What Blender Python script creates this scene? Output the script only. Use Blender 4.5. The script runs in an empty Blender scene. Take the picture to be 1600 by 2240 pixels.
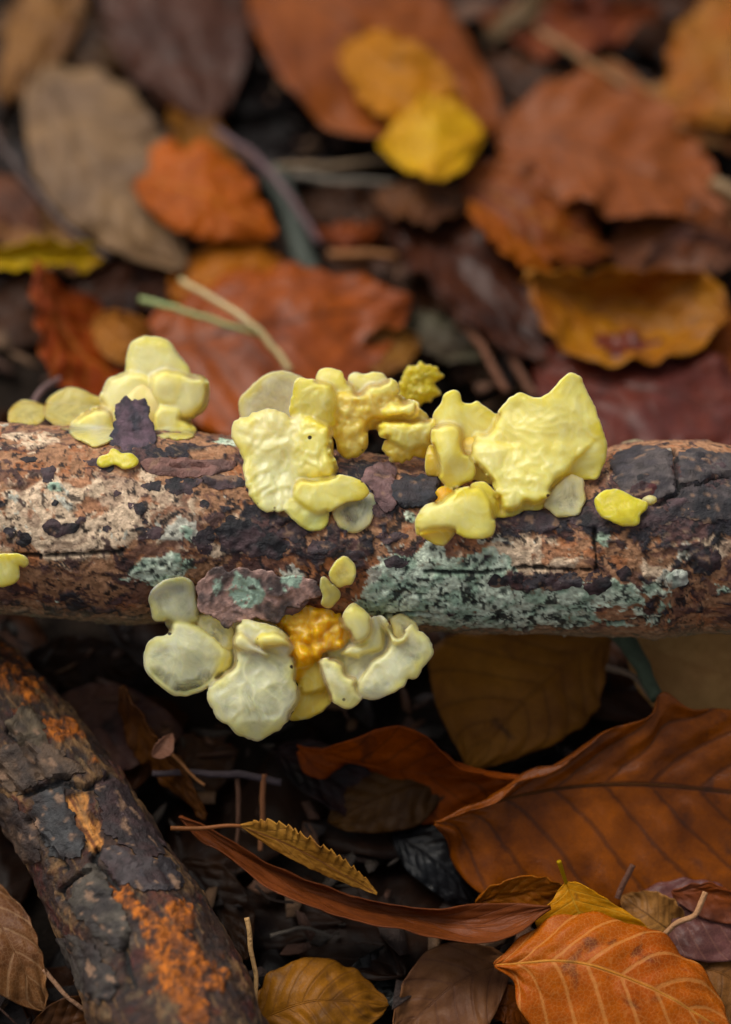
import bpy, math, random, zlib
import numpy as np
from mathutils import Vector, geometry

# ------------------------------------------------------------------ camera, world, sun, exposure
sc = bpy.context.scene
S = 0.01                                   # everything below is written in centimetres
D = 75.0                                   # camera to focus plane
PPC = 80.0                                 # photograph pixels per centimetre on the focus plane
PITCH = math.radians(48)
R_ = np.array([1.0, 0, 0])
F_ = np.array([0, math.cos(PITCH), -math.sin(PITCH)])
U_ = np.array([0, math.sin(PITCH), math.cos(PITCH)])
AXIS_K = 2.2                               # branch axis lies this far behind the focus plane
C_ = np.array([0, 0, 5.0]) - AXIS_K * F_ - (1 + AXIS_K / D) * ((1120 - 1165) / PPC) * U_
CAMP = C_ - D * F_

cd = bpy.data.cameras.new('camera'); cam = bpy.data.objects.new('camera', cd)
sc.collection.objects.link(cam); sc.camera = cam
cam.location = Vector(CAMP * S)
cam.rotation_euler = (math.pi / 2 - PITCH, 0, 0)
cd.sensor_fit = 'VERTICAL'; cd.sensor_height = 36.0; cd.sensor_width = 36.0
cd.lens = 36.0 * D / (2240 / PPC)
cd.clip_start = 0.02; cd.clip_end = 60
cd.dof.use_dof = True; cd.dof.focus_distance = (D + 0.1) * S; cd.dof.aperture_fstop = 3.8

SUN_EL, SUN_AZ = 58.0, -50.0               # degrees; azimuth measured from +Y towards +X
w = bpy.data.worlds.new('World'); sc.world = w; w.use_nodes = True
nt = w.node_tree; bg = nt.nodes['Background']
sky = nt.nodes.new('ShaderNodeTexSky'); sky.sky_type = 'NISHITA'; sky.sun_disc = False
sky.sun_elevation = math.radians(SUN_EL); sky.sun_rotation = math.radians(SUN_AZ)
sky.air_density = 1.0; sky.dust_density = 4.0; sky.ozone_density = 1.0
hs = nt.nodes.new('ShaderNodeHueSaturation'); hs.inputs['Saturation'].default_value = 0.2
nt.links.new(sky.outputs[0], hs.inputs['Color']); nt.links.new(hs.outputs[0], bg.inputs['Color'])
bg.inputs['Strength'].default_value = 0.08
sd = bpy.data.lights.new('sun', 'SUN'); sun = bpy.data.objects.new('sun', sd); sc.collection.objects.link(sun)
sd.energy = 1.4; sd.angle = math.radians(40); sd.color = (1.0, 0.94, 0.84)
sx = math.cos(math.radians(SUN_EL)) * math.sin(math.radians(SUN_AZ))
sy = math.cos(math.radians(SUN_EL)) * math.cos(math.radians(SUN_AZ))
sun.rotation_euler = Vector((sx, sy, math.sin(math.radians(SUN_EL)))).to_track_quat('Z', 'Y').to_euler()
vs = sc.view_settings; vs.view_transform = 'Standard'; vs.look = 'None'; vs.gamma = 1.0; vs.exposure = 1.0
sc.cycles.max_bounces = 7; sc.cycles.diffuse_bounces = 3; sc.cycles.glossy_bounces = 2; sc.cycles.transmission_bounces = 8; sc.cycles.volume_bounces = 4
try: vs.use_curve_mapping = False
except Exception: pass

# ------------------------------------------------------------------ numeric helpers
rng = np.random.default_rng(7); random.seed(7)

def _h(ix, iy, iz):
    n = (ix.astype(np.uint32) * np.uint32(374761393) + iy.astype(np.uint32) * np.uint32(668265263)
         + iz.astype(np.uint32) * np.uint32(2147483647 - 1274126176))
    n = (n ^ (n >> np.uint32(13))) * np.uint32(1274126177)
    n = (n ^ (n >> np.uint32(16))) * np.uint32(2246822519)
    n = n ^ (n >> np.uint32(15))
    return n

def noise(P):
    P = np.asarray(P, float); i = np.floor(P).astype(np.int64); f = P - i
    q = f * f * f * (f * (f * 6 - 15) + 10)
    out = 0
    for dx in (0, 1):
        wx = q[..., 0] if dx else 1 - q[..., 0]
        for dy in (0, 1):
            wy = q[..., 1] if dy else 1 - q[..., 1]
            for dz in (0, 1):
                wz = q[..., 2] if dz else 1 - q[..., 2]
                h = _h(i[..., 0] + dx, i[..., 1] + dy, i[..., 2] + dz)
                gx = ((h & 1023) / 511.5 - 1); gy = (((h >> 10) & 1023) / 511.5 - 1); gz = (((h >> 20) & 1023) / 511.5 - 1)
                out = out + wx * wy * wz * (gx * (f[..., 0] - dx) + gy * (f[..., 1] - dy) + gz * (f[..., 2] - dz))
    return np.clip(out * 1.5, -1, 1)

def fbm(P, o=4, g=0.5):
    P = np.asarray(P, float); a = 1.0; s = 0; t = 0
    for k in range(o):
        s = s + a * noise(P * (2.03 ** k) + 17.3 * k); t += a; a *= g
    return s / t * 1.4

def sst(a, b, x):
    t = np.clip((x - a) / (b - a), 0, 1); return t * t * (3 - 2 * t)

def mixc(c, d, m): return c * (1 - m[..., None]) + np.asarray(d, float) * m[..., None]

def lin(r, g, b):
    f = lambda c: (c / 255 / 12.92) if c / 255 <= 0.04045 else ((c / 255 + 0.055) / 1.055) ** 2.4
    return np.array([f(r), f(g), f(b)]) * 0.70

def catmull(P, n):
    P = np.asarray(P, float)
    if len(P) == 2: return P[0] + np.linspace(0, 1, n)[:, None] * (P[1] - P[0])
    d = np.linalg.norm(np.diff(P[:, :2], axis=0), axis=1) + 1e-6
    T = np.concatenate([[0], np.cumsum(np.sqrt(d) * np.sqrt(d))]); T /= T[-1]
    m = np.zeros_like(P)
    for i in range(len(P)):
        if i == 0: m[i] = (P[1] - P[0]) / (T[1] - T[0])
        elif i == len(P) - 1: m[i] = (P[-1] - P[-2]) / (T[-1] - T[-2])
        else: m[i] = 0.5 * ((P[i + 1] - P[i]) / (T[i + 1] - T[i]) + (P[i] - P[i - 1]) / (T[i] - T[i - 1]))
    t = np.linspace(0, 1, n); j = np.clip(np.searchsorted(T, t, 'right') - 1, 0, len(P) - 2)
    hh = (T[j + 1] - T[j]); x = ((t - T[j]) / hh)[:, None]; hh = hh[:, None]
    return ((2 * x**3 - 3 * x**2 + 1) * P[j] + (x**3 - 2 * x**2 + x) * hh * m[j]
            + (-2 * x**3 + 3 * x**2) * P[j + 1] + (x**3 - x**2) * hh * m[j + 1])

def closed_curve(P, step):
    P = np.asarray(P, float); n = len(P); out = []
    for i in range(n):
        p0, p1, p2, p3 = P[i - 1], P[i], P[(i + 1) % n], P[(i + 2) % n]
        k = max(2, int(np.linalg.norm(p2 - p1) / step))
        for x in np.arange(k) / k:
            out.append(0.5 * (2 * p1 + (p2 - p0) * x + (2 * p0 - 5 * p1 + 4 * p2 - p3) * x**2 + (-p0 + 3 * p1 - 3 * p2 + p3) * x**3))
    return np.array(out)

# ------------------------------------------------------------------ photograph pixels to places
def at_k(u, v, k):
    u, v, k = np.broadcast_arrays(np.asarray(u, float), np.asarray(v, float), np.asarray(k, float))
    s = (D + k) / D
    return C_ + k[..., None] * F_ + (s * (u - 800) / PPC)[..., None] * R_ + (s * (1120 - v) / PPC)[..., None] * U_

def G(x, y):                                # litter level: falls gently towards the camera
    y = np.asarray(y, float)
    return np.where(y < 0, -8.0 * (1 - np.exp(np.minimum(y, 0) / 18)), 0.02 * np.minimum(y, 60))

def at_h(u, v, h):                          # the point of the ray through (u, v) that lies h above the litter
    u, v, h = np.broadcast_arrays(np.asarray(u, float), np.asarray(v, float), np.asarray(h, float))
    b = (1120 - v) / PPC; z = h.copy()
    for _ in range(12):
        k = (z - C_[2] - b * U_[2]) / (F_[2] + b * U_[2] / D)
        p = at_k(u, v, k); z = 0.5 * z + 0.5 * (G(p[..., 0], p[..., 1]) + h)
    return p

def project(P):
    d = P - CAMP; k = d @ F_
    return 800 + PPC * D * (d @ R_) / k, 1120 - PPC * D * (d @ U_) / k, k - D

# ------------------------------------------------------------------ mesh and object helpers
def mesh(name, V, Fc, col=None, floats=None, uv=None, smooth=True):
    V = np.asarray(V, float).reshape(-1, 3); me = bpy.data.meshes.new(name)
    Fc = np.asarray(Fc, np.int32); n = Fc.shape[1]
    me.vertices.add(len(V)); me.vertices.foreach_set('co', (V * S).astype(np.float32).ravel())
    me.loops.add(Fc.size); me.loops.foreach_set('vertex_index', Fc.ravel())
    me.polygons.add(len(Fc)); me.polygons.foreach_set('loop_start', np.arange(0, Fc.size, n, dtype=np.int32))
    if smooth: me.polygons.foreach_set('use_smooth', np.ones(len(Fc), bool))
    if col is not None:
        c = np.ones((len(V), 4), np.float32); c[:, :3] = np.clip(col, 0, 1).reshape(-1, 3)
        me.attributes.new('Col', 'FLOAT_COLOR', 'POINT').data.foreach_set('color', c.ravel())
    for k, a in (floats or {}).items():
        me.attributes.new(k, 'FLOAT', 'POINT').data.foreach_set('value', np.asarray(a, np.float32).ravel())
    if uv is not None:
        l = me.uv_layers.new(name='UVMap'); l.data.foreach_set('uv', np.asarray(uv, np.float32)[Fc.ravel()].ravel())
    me.update(); me.validate()
    return me

def tag(o, label=None, cat=None, group=None, kind=None):
    for k, v in (('label', label), ('category', cat), ('group', group), ('kind', kind)):
        if v: o[k] = v
    return o

def put(name, me, mat, parent=None, origin=None):
    o = bpy.data.objects.new(name, me); sc.collection.objects.link(o)
    if mat: me.materials.append(mat)
    if parent: o.parent = parent
    elif origin is not None: o.location = Vector(np.asarray(origin) * S)
    return o

def grid_faces(n, m, wrap=False):
    i = np.arange(n - 1)[:, None]; j = np.arange(m if wrap else m - 1)[None]; j2 = (j + 1) % m
    return np.stack([i * m + j, i * m + j2, (i + 1) * m + j2, (i + 1) * m + j], -1).reshape(-1, 4)

# ------------------------------------------------------------------ materials
def new_mat(name):
    m = bpy.data.materials.new(name); m.use_nodes = True
    t = m.node_tree; return m, t, t.nodes['Principled BSDF'], t.nodes['Material Output']

def N(t, kind, **kw):
    n = t.nodes.new('ShaderNode' + kind)
    for k, v in kw.items():
        if k in n.inputs: n.inputs[k].default_value = v
        else: setattr(n, k, v)
    return n

def noise_node(t, scale, detail=4, rough=0.55, dist=0.0, vec=None):
    n = N(t, 'TexNoise'); n.inputs['Scale'].default_value = scale; n.inputs['Detail'].default_value = detail
    n.inputs['Roughness'].default_value = rough; n.inputs['Distortion'].default_value = dist
    if vec is not None: t.links.new(vec, n.inputs['Vector'])
    return n

def ramp(t, src, a, b, ca=0.0, cb=1.0):
    n = N(t, 'MapRange'); n.inputs['From Min'].default_value = a; n.inputs['From Max'].default_value = b
    n.inputs['To Min'].default_value = ca; n.inputs['To Max'].default_value = cb
    t.links.new(src, n.inputs['Value']); return n.outputs[0]

def mixn(t, fac, a, b, mode='MIX'):
    n = t.nodes.new('ShaderNodeMix'); n.data_type = 'RGBA'; n.blend_type = mode
    for sock, x in ((n.inputs[0], fac), (n.inputs[6], a), (n.inputs[7], b)):
        if hasattr(x, 'links'): t.links.new(x, sock)
        elif isinstance(x, (int, float)): sock.default_value = x
        else: sock.default_value = (*[float(q) for q in x], 1)
    return n.outputs[2]

def mth(t, op, a, b=None):
    n = t.nodes.new('ShaderNodeMath'); n.operation = op
    for sock, x in ((n.inputs[0], a), (n.inputs[1], b)):
        if x is None: continue
        if hasattr(x, 'links'): t.links.new(x, sock)
        else: sock.default_value = x
    return n.outputs[0]

def bark_mat(name, rough=0.62, bump=0.0010, spec=0.35):
    m, t, p, out = new_mat(name)
    tc = N(t, 'TexCoord'); a = N(t, 'Attribute', attribute_name='Col')
    n1 = noise_node(t, 900, 5, 0.65, 0.3, tc.outputs['Object']); n2 = noise_node(t, 260, 6, 0.7, 0.6, tc.outputs['Object'])
    c = mixn(t, ramp(t, n1.outputs[0], 0.3, 0.7, 0.0, 0.55), a.outputs['Color'], (0.0, 0.0, 0.0), 'MIX')
    c = mixn(t, ramp(t, n2.outputs[0], 0.35, 0.75, 0.0, 0.4), a.outputs['Color'], c)
    c2 = mixn(t, 1.0, c, (1.18, 1.18, 1.18), 'MULTIPLY')
    t.links.new(c2, p.inputs['Base Color'])
    t.links.new(ramp(t, n2.outputs[0], 0.3, 0.7, rough - 0.14, rough + 0.15), p.inputs['Roughness'])
    p.inputs['Specular IOR Level'].default_value = spec
    b = N(t, 'Bump'); b.inputs['Strength'].default_value = 0.8; b.inputs['Distance'].default_value = bump
    h = mth(t, 'ADD', n1.outputs[0], mth(t, 'MULTIPLY', n2.outputs[0], 1.5))
    t.links.new(h, b.inputs['Height']); t.links.new(b.outputs[0], p.inputs['Normal'])
    return m

_lm = {}
def leaf_mat(c1, c2, vein=None, nv=8, rough=0.42, blot=1.0, spots=0.3, transl=0.22, sheen=0.10, vk=0.55, seed=0.0):
    if rough < .345 and sheen == 0.10: sheen = 0.17
    key = (tuple(np.round(c1, 4)), tuple(np.round(c2, 4)), None if vein is None else tuple(np.round(vein, 4)), nv, rough, blot, spots, transl, sheen, vk, seed)
    if key in _lm: return _lm[key]
    c1, c2 = [np.clip(q.mean() + 1.17 * (np.asarray(q) - q.mean()), 0.002, 1) * (np.array([.82, .93, .66]) if q[1] < .42 * q[0] else np.array([.82, .77, .7])) for q in (c1, c2)]
    m, t, p, out = new_mat('leaf'); tc = N(t, 'TexCoord'); obj = tc.outputs['Object']
    uvn = N(t, 'UVMap'); sep = N(t, 'SeparateXYZ'); t.links.new(uvn.outputs[0], sep.inputs[0])
    mp = N(t, 'Mapping'); mp.inputs['Location'].default_value = (seed * 3.1, seed * 1.7, seed)
    t.links.new(obj, mp.inputs[0]); vec = mp.outputs[0]
    n1 = noise_node(t, 38 * blot, 5, 0.6, 0.5, vec); n2 = noise_node(t, 190, 5, 0.65, 0.2, vec); n3 = noise_node(t, 1100, 3, 0.6, 0, vec)
    c = mixn(t, ramp(t, n1.outputs[0], 0.38, 0.64), c1, c2)
    c = mixn(t, ramp(t, n2.outputs[0], 0.3, 0.75, 0.0, 0.5), c, mixn(t, 1.0, c, (0.45, 0.40, 0.38), 'MULTIPLY'))
    sp = noise_node(t, 75, 3, 0.5, 0.9, vec)
    c = mixn(t, ramp(t, sp.outputs[0], 0.66 - 0.08 * spots, 0.72, 0.0, min(1.0, spots * 1.6)), c, (0.018, 0.012, 0.012))
    # veins: the phase follows the side veins of the blade
    av = mth(t, 'ABSOLUTE', sep.outputs[1])
    wob = mth(t, 'MULTIPLY', mth(t, 'SUBTRACT', n1.outputs[0], 0.5), 0.05)
    ph = mth(t, 'MULTIPLY', mth(t, 'SUBTRACT', mth(t, 'ADD', sep.outputs[0], wob), mth(t, 'MULTIPLY', av, 0.24)), float(nv))
    fr = mth(t, 'ABSOLUTE', mth(t, 'SUBTRACT', mth(t, 'FRACT', mth(t, 'ADD', ph, 50.0)), 0.5))
    side = ramp(t, fr, 0.035, 0.085, 1.0, 0.0)
    mid = ramp(t, av, 0.012, 0.035, 1.0, 0.0)
    vm = mth(t, 'MAXIMUM', mth(t, 'MULTIPLY', side, 0.55), mid)
    vo = N(t, 'TexVoronoi'); vo.feature = 'DISTANCE_TO_EDGE'; vo.inputs['Scale'].default_value = 800; t.links.new(vec, vo.inputs['Vector'])
    net = ramp(t, vo.outputs['Distance'], 0.0, 0.09, 1.0, 0.0)
    if vein is not None:
        c = mixn(t, mth(t, 'MULTIPLY', vm, vk), c, vein)
        c = mixn(t, mth(t, 'MULTIPLY', net, 0.24), c, vein)
    t.links.new(c, p.inputs['Base Color'])
    t.links.new(ramp(t, n2.outputs[0], 0.3, 0.7, rough - 0.1, rough + 0.12), p.inputs['Roughness'])
    p.inputs['Specular IOR Level'].default_value = sheen
    b = N(t, 'Bump'); b.inputs['Strength'].default_value = 0.7; b.inputs['Distance'].default_value = 0.0003
    h = mth(t, 'ADD', mth(t, 'MULTIPLY', n2.outputs[0], 1.2), mth(t, 'ADD', mth(t, 'MULTIPLY', net, -0.10), mth(t, 'MULTIPLY', n3.outputs[0], 0.5)))
    h = mth(t, 'ADD', h, mth(t, 'MULTIPLY', vm, -0.6))
    t.links.new(h, b.inputs['Height']); t.links.new(b.outputs[0], p.inputs['Normal'])
    tr = N(t, 'BsdfTranslucent'); t.links.new(mixn(t, 1.0, c, (1.0, 0.75, 0.5), 'MULTIPLY'), tr.inputs['Color'])
    mx = N(t, 'MixShader'); mx.inputs[0].default_value = transl
    t.links.new(p.outputs[0], mx.inputs[1]); t.links.new(tr.outputs[0], mx.inputs[2]); t.links.new(mx.outputs[0], out.inputs['Surface'])
    _lm[key] = m; return m

JC = {}
def jelly_mat(name, body, rim, clear=0.1, rad=0.26, rough=0.30, specks=True, milk=(0.95, 0.87, 0.50), mk=0.4, tl=0.5, skin=False):
    """cloudy wet jelly: scattering body that lets light through from behind, with clearer places"""
    m, t, p, out = new_mat(name); JC[name] = (np.array(body), np.array(rim), clear, np.array(milk), mk); tc = N(t, 'TexCoord'); obj = tc.outputs['Object']
    e = N(t, 'Attribute', attribute_name='edge'); cl = N(t, 'Attribute', attribute_name='clear'); rg = N(t, 'Attribute', attribute_name='ridge')
    n1 = noise_node(t, 110, 4, 0.6, 1.6, obj); n2 = noise_node(t, 520, 4, 0.6, 0.3, obj); n3 = noise_node(t, 170, 3, 0.5, 2.6, obj)
    f = mth(t, 'ADD', e.outputs['Fac'], mth(t, 'MULTIPLY', mth(t, 'SUBTRACT', n1.outputs[0], 0.5), 1.3))
    c = mixn(t, ramp(t, f, 0.0, 0.6), rim, body)
    c = mixn(t, ramp(t, rg.outputs['Fac'], 0.35, 1.0, 0.0, mk + .15), c, milk)
    c = mixn(t, ramp(t, n3.outputs[0], 0.50, 0.72, 0.0, mk), c, milk)
    if skin:
        a_ = N(t, 'Attribute', attribute_name='Col'); c = mixn(t, ramp(t, n3.outputs[0], 0.52, 0.74, 0.0, 0.3), a_.outputs['Color'], milk)
    if specks:
        vo = N(t, 'TexVoronoi'); vo.inputs['Scale'].default_value = 210; t.links.new(obj, vo.inputs['Vector'])
        keep = N(t, 'SeparateColor'); t.links.new(vo.outputs['Color'], keep.inputs[0])
        dot = mth(t, 'MULTIPLY', ramp(t, vo.outputs['Distance'], 0.10, 0.15, 1.0, 0.0), ramp(t, keep.outputs[0], 0.95, 0.955))
        c = mixn(t, dot, c, (0.03, 0.018, 0.01))
    b = N(t, 'Bump'); b.inputs['Strength'].default_value = 0.7; b.inputs['Distance'].default_value = 0.0011
    h = mth(t, 'ADD', mth(t, 'MULTIPLY', n1.outputs[0], 1.2), mth(t, 'ADD', mth(t, 'MULTIPLY', n3.outputs[0], 1.1), mth(t, 'MULTIPLY', n2.outputs[0], 0.2)))
    t.links.new(h, b.inputs['Height'])
    b2 = N(t, 'Bump'); b2.inputs['Strength'].default_value = 0.15; b2.inputs['Distance'].default_value = 0.0010; t.links.new(h, b2.inputs['Height'])
    p.inputs['IOR'].default_value = 1.35; t.links.new(c, p.inputs['Base Color']); t.links.new(b2.outputs[0], p.inputs['Normal'])
    p.inputs['Specular IOR Level'].default_value = 0.4
    p.inputs['Subsurface Weight'].default_value = 1.0
    p.inputs['Subsurface Radius'].default_value = (1.0, 0.85, 0.45); p.inputs['Subsurface Scale'].default_value = rad * S
    t.links.new(ramp(t, n1.outputs[0], 0.3, 0.7, rough - 0.08, rough + 0.12), p.inputs['Roughness'])
    p.inputs['Coat Weight'].default_value = 0.8; p.inputs['Coat Roughness'].default_value = 0.08; p.inputs['Coat IOR'].default_value = 1.35
    t.links.new(b.outputs[0], p.inputs['Coat Normal'])
    tr = N(t, 'BsdfTranslucent'); t.links.new(c, tr.inputs['Color'])
    mx = N(t, 'MixShader'); mx.inputs[0].default_value = tl; t.links.new(p.outputs[0], mx.inputs[1]); t.links.new(tr.outputs[0], mx.inputs[2])
    g = N(t, 'BsdfPrincipled'); g.inputs['Transmission Weight'].default_value = 1.0; g.inputs['Roughness'].default_value = 0.22; g.inputs['IOR'].default_value = 1.2
    t.links.new(mixn(t, 0.65, c, (0.97, 0.97, 0.94)), g.inputs['Base Color']); t.links.new(b.outputs[0], g.inputs['Normal'])
    mg = N(t, 'MixShader'); see = mth(t, 'MULTIPLY', mth(t, 'MULTIPLY', ramp(t, e.outputs['Fac'], 0.15, 0.7), ramp(t, n1.outputs[0], 0.30, 0.66, 1.35, 0.45)), clear)
    if skin: t.links.new(mth(t, 'MINIMUM', mth(t, 'MULTIPLY', cl.outputs['Fac'], ramp(t, n1.outputs[0], 0.30, 0.66, 1.3, 0.6)), 0.92), mg.inputs[0])
    else: t.links.new(mth(t, 'MINIMUM', mth(t, 'ADD', mth(t, 'MULTIPLY', cl.outputs['Fac'], 0.85), see), 0.92), mg.inputs[0])
    t.links.new(mx.outputs[0], mg.inputs[1]); t.links.new(g.outputs[0], mg.inputs[2]); t.links.new(mg.outputs[0], out.inputs['Surface'])
    return m

BARK = bark_mat('bark')
FLAKE = bark_mat('bark_flake', 0.58, 0.0008, 0.35)

# ------------------------------------------------------------------ the ground
def build_ground():
    xs = np.concatenate([np.linspace(-400, -32, 24), np.linspace(-30, 30, 121), np.linspace(32, 400, 24)])
    ys = np.concatenate([np.linspace(-300, -32, 20), np.linspace(-30, 60, 181), np.linspace(62, 600, 40)])
    X, Y = np.meshgrid(xs, ys, indexing='ij')
    Q = np.stack([X, Y, 0 * X], -1)
    Z = G(X, Y) - 0.7 + 0.5 * fbm(Q * 0.12, 3) + 0.25 * fbm(Q * 0.8, 3)
    m, t, p, out = new_mat('soil'); tc = N(t, 'TexCoord')
    n1 = noise_node(t, 60, 6, 0.65, 0.4, tc.outputs['Object']); n2 = noise_node(t, 600, 4, 0.7, 0, tc.outputs['Object'])
    c = mixn(t, ramp(t, n1.outputs[0], 0.35, 0.65), (0.007, 0.005, 0.004), (0.022, 0.014, 0.009))
    t.links.new(c, p.inputs['Base Color']); p.inputs['Roughness'].default_value = 0.8; p.inputs['Specular IOR Level'].default_value = 0.1
    b = N(t, 'Bump'); b.inputs['Strength'].default_value = 1.0; b.inputs['Distance'].default_value = 0.002
    t.links.new(mth(t, 'ADD', n1.outputs[0], n2.outputs[0]), b.inputs['Height']); t.links.new(b.outputs[0], p.inputs['Normal'])
    o = put('ground', mesh('ground', np.stack([X, Y, Z], -1), grid_faces(len(xs), len(ys))), m)
    tag(o, 'dark damp woodland soil under the fallen leaves', None, None, 'structure')
build_ground()

# ------------------------------------------------------------------ limbs (the branch and the log)
class Limb:
    def __init__(s, axis, rad, step, nth):
        L = np.concatenate([[0], np.cumsum(np.linalg.norm(np.diff(axis, axis=0), axis=1))])
        n = int(L[-1] / step); x = np.linspace(0, L[-1], n)
        A = np.stack([np.interp(x, L, axis[:, i]) for i in range(3)], -1); r = np.interp(x, L, rad)
        T = np.gradient(A, axis=0); T /= np.linalg.norm(T, axis=1)[:, None]
        E2 = -F_ - (T @ -F_)[:, None] * T; E2 /= np.linalg.norm(E2, axis=1)[:, None]
        E1 = np.cross(E2, T); E1 *= np.sign((E1 @ U_))[:, None] if abs((E1 @ U_).mean()) > 0.3 else 1
        th = np.linspace(0, 2 * math.pi, nth, endpoint=False)
        s.n, s.m, s.x, s.th, s.r = n, nth, x, th, r
        s.nrm = np.cos(th)[None, :, None] * E1[:, None] + np.sin(th)[None, :, None] * E2[:, None]
        s.A = A; s.arc = th[None] * r[:, None]
        s.X = np.broadcast_to(x[:, None], (n, nth)); s.E1 = E1; s.E2 = E2
        s.Q = np.stack([s.X, r[:, None] * np.cos(th)[None], r[:, None] * np.sin(th)[None]], -1)
        s.set(np.zeros((n, nth)))
    def set(s, disp):
        s.P = s.A[:, None] + (s.r[:, None] + disp)[..., None] * s.nrm; s.disp = disp
        s.u, s.v, s.k = project(s.P)
        s.front = (s.nrm @ F_) < 0.05
    def near(s, u, v):                                 # pixel -> grid index on the side that faces the camera
        d = (s.u - u) ** 2 + (s.v - v) ** 2 + np.where(s.front, 0, 1e7)
        i = int(np.argmin(d)); return i // s.m, i % s.m
    def xy(s, u, v):
        i, j = s.near(u, v); return s.x[i], s.arc[i, j]
    def blobs(s, lst):                                 # soft spots, placed on the surface of the limb
        M = np.zeros((s.n, s.m))
        for (u, v, ru, rv, a) in lst:
            i, j = s.near(u, v); c = s.x[i]; rm = s.r[i]
            dth = (s.th - s.th[j] + math.pi) % (2 * math.pi) - math.pi
            fs = max(0.35, abs(math.sin(s.th[j])))
            M += a * np.exp(-((s.X - c) / (ru / PPC)) ** 2 - ((dth * rm) / (rv / PPC / fs))[None] ** 2)
        return M
    def cracks(s, lst, width):
        M = np.zeros((s.n, s.m))
        for line in lst:
            pts = np.array([s.xy(*q) for q in line])
            pts = catmull(pts, 60)
            dm = np.full((s.n, s.m), 9.0)
            wob = 0.06 * fbm(s.Q * 3, 2)
            for q in pts:
                sel = np.abs(s.x - q[0]) < 0.6; ii = np.where(sel)[0]
                if len(ii) == 0: continue
                sub = dm[ii[0]:ii[-1] + 1]
                np.minimum(sub, np.hypot(s.X[ii[0]:ii[-1] + 1] - q[0], s.arc[ii[0]:ii[-1] + 1] - q[1]) + wob[ii[0]:ii[-1] + 1], out=sub)
            M = np.maximum(M, 1 - sst(width * 0.4, width, dm))
        return M
    def surf(s, x, arc):                               # bilinear point and normal
        fi = np.clip(np.interp(x, s.x, np.arange(s.n)), 0, s.n - 1.001); i = fi.astype(int); a = (fi - i)[..., None]
        r = np.interp(x, s.x, s.r); fj = (arc / r) / (2 * math.pi) * s.m; j = np.floor(fj).astype(int); b = (fj - j)[..., None]
        j0 = j % s.m; j1 = (j + 1) % s.m
        L = lambda Z: (Z[i, j0] * (1 - a) + Z[i + 1, j0] * a) * (1 - b) + (Z[i, j1] * (1 - a) + Z[i + 1, j1] * a) * b
        return L(s.P), L(s.nrm)
    def build(s, name, col, mat, origin):
        V = s.P.reshape(-1, 3); Fc = grid_faces(s.n, s.m, True)
        c0 = s.P[0].mean(0); c1 = s.P[-1].mean(0); nv = len(V)
        V = np.vstack([V, c0, c1]); j = np.arange(s.m)
        f0 = np.stack([np.full(s.m, nv), (j + 1) % s.m, j, j], -1); b = (s.n - 1) * s.m
        col = np.vstack([col.reshape(-1, 3), [[.2, .14, .08]], [[.2, .14, .08]]])
        o = put(name, mesh(name, V - origin, Fc, col), mat, origin=origin)
        f = np.vstack([np.stack([np.full(s.m, nv), (j + 1) % s.m, j], -1), np.stack([np.full(s.m, nv + 1), b + j, b + (j + 1) % s.m], -1)])
        e = put('cut_end', mesh('cut_end', V - origin, f, col), mat, o)
        return o

def inside_grid(poly, step, jit=0.0):
    lo, hi = poly.min(0), poly.max(0)
    gx, gy = np.meshgrid(np.arange(lo[0] + step / 2, hi[0], step), np.arange(lo[1] + step / 2, hi[1], step), indexing='ij')
    gx = gx + (np.arange(gx.shape[1]) % 2)[None] * step / 2
    P = np.stack([gx.ravel(), gy.ravel()], -1)
    A = poly; B = np.roll(poly, -1, 0); ins = np.zeros(len(P), bool); dist = np.full(len(P), 1e9)
    for a, b in zip(A, B):
        cond = (a[1] > P[:, 1]) != (b[1] > P[:, 1])
        xx = a[0] + (P[:, 1] - a[1]) * (b[0] - a[0]) / (b[1] - a[1] + 1e-12)
        ins ^= cond & (P[:, 0] < xx)
        ab = b - a; tt = np.clip(((P - a) @ ab) / (ab @ ab + 1e-12), 0, 1)
        dist = np.minimum(dist, np.hypot(*(P - a - tt[:, None] * ab).T))
    ok = ins & (dist > step * 0.5)
    return P[ok], dist[ok]

def fill(poly, step):
    """constrained triangulation: vertices (outline first), triangles, distance to the outline"""
    P, d = inside_grid(poly, step); n = len(poly)
    V = np.vstack([poly, P]); dist = np.concatenate([np.zeros(n), d])
    r = geometry.delaunay_2d_cdt([Vector(p) for p in V], [(i, (i + 1) % n) for i in range(n)], [], 1, 1e-6)
    W = np.array([(q.x, q.y) for q in r[0]]); T = np.array(r[2], np.int32)
    dd = np.zeros(len(W))
    for i, orig in enumerate(r[3]):
        dd[i] = max(dist[q] for q in orig) if orig else 0.0
    return W, T, dd

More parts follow.
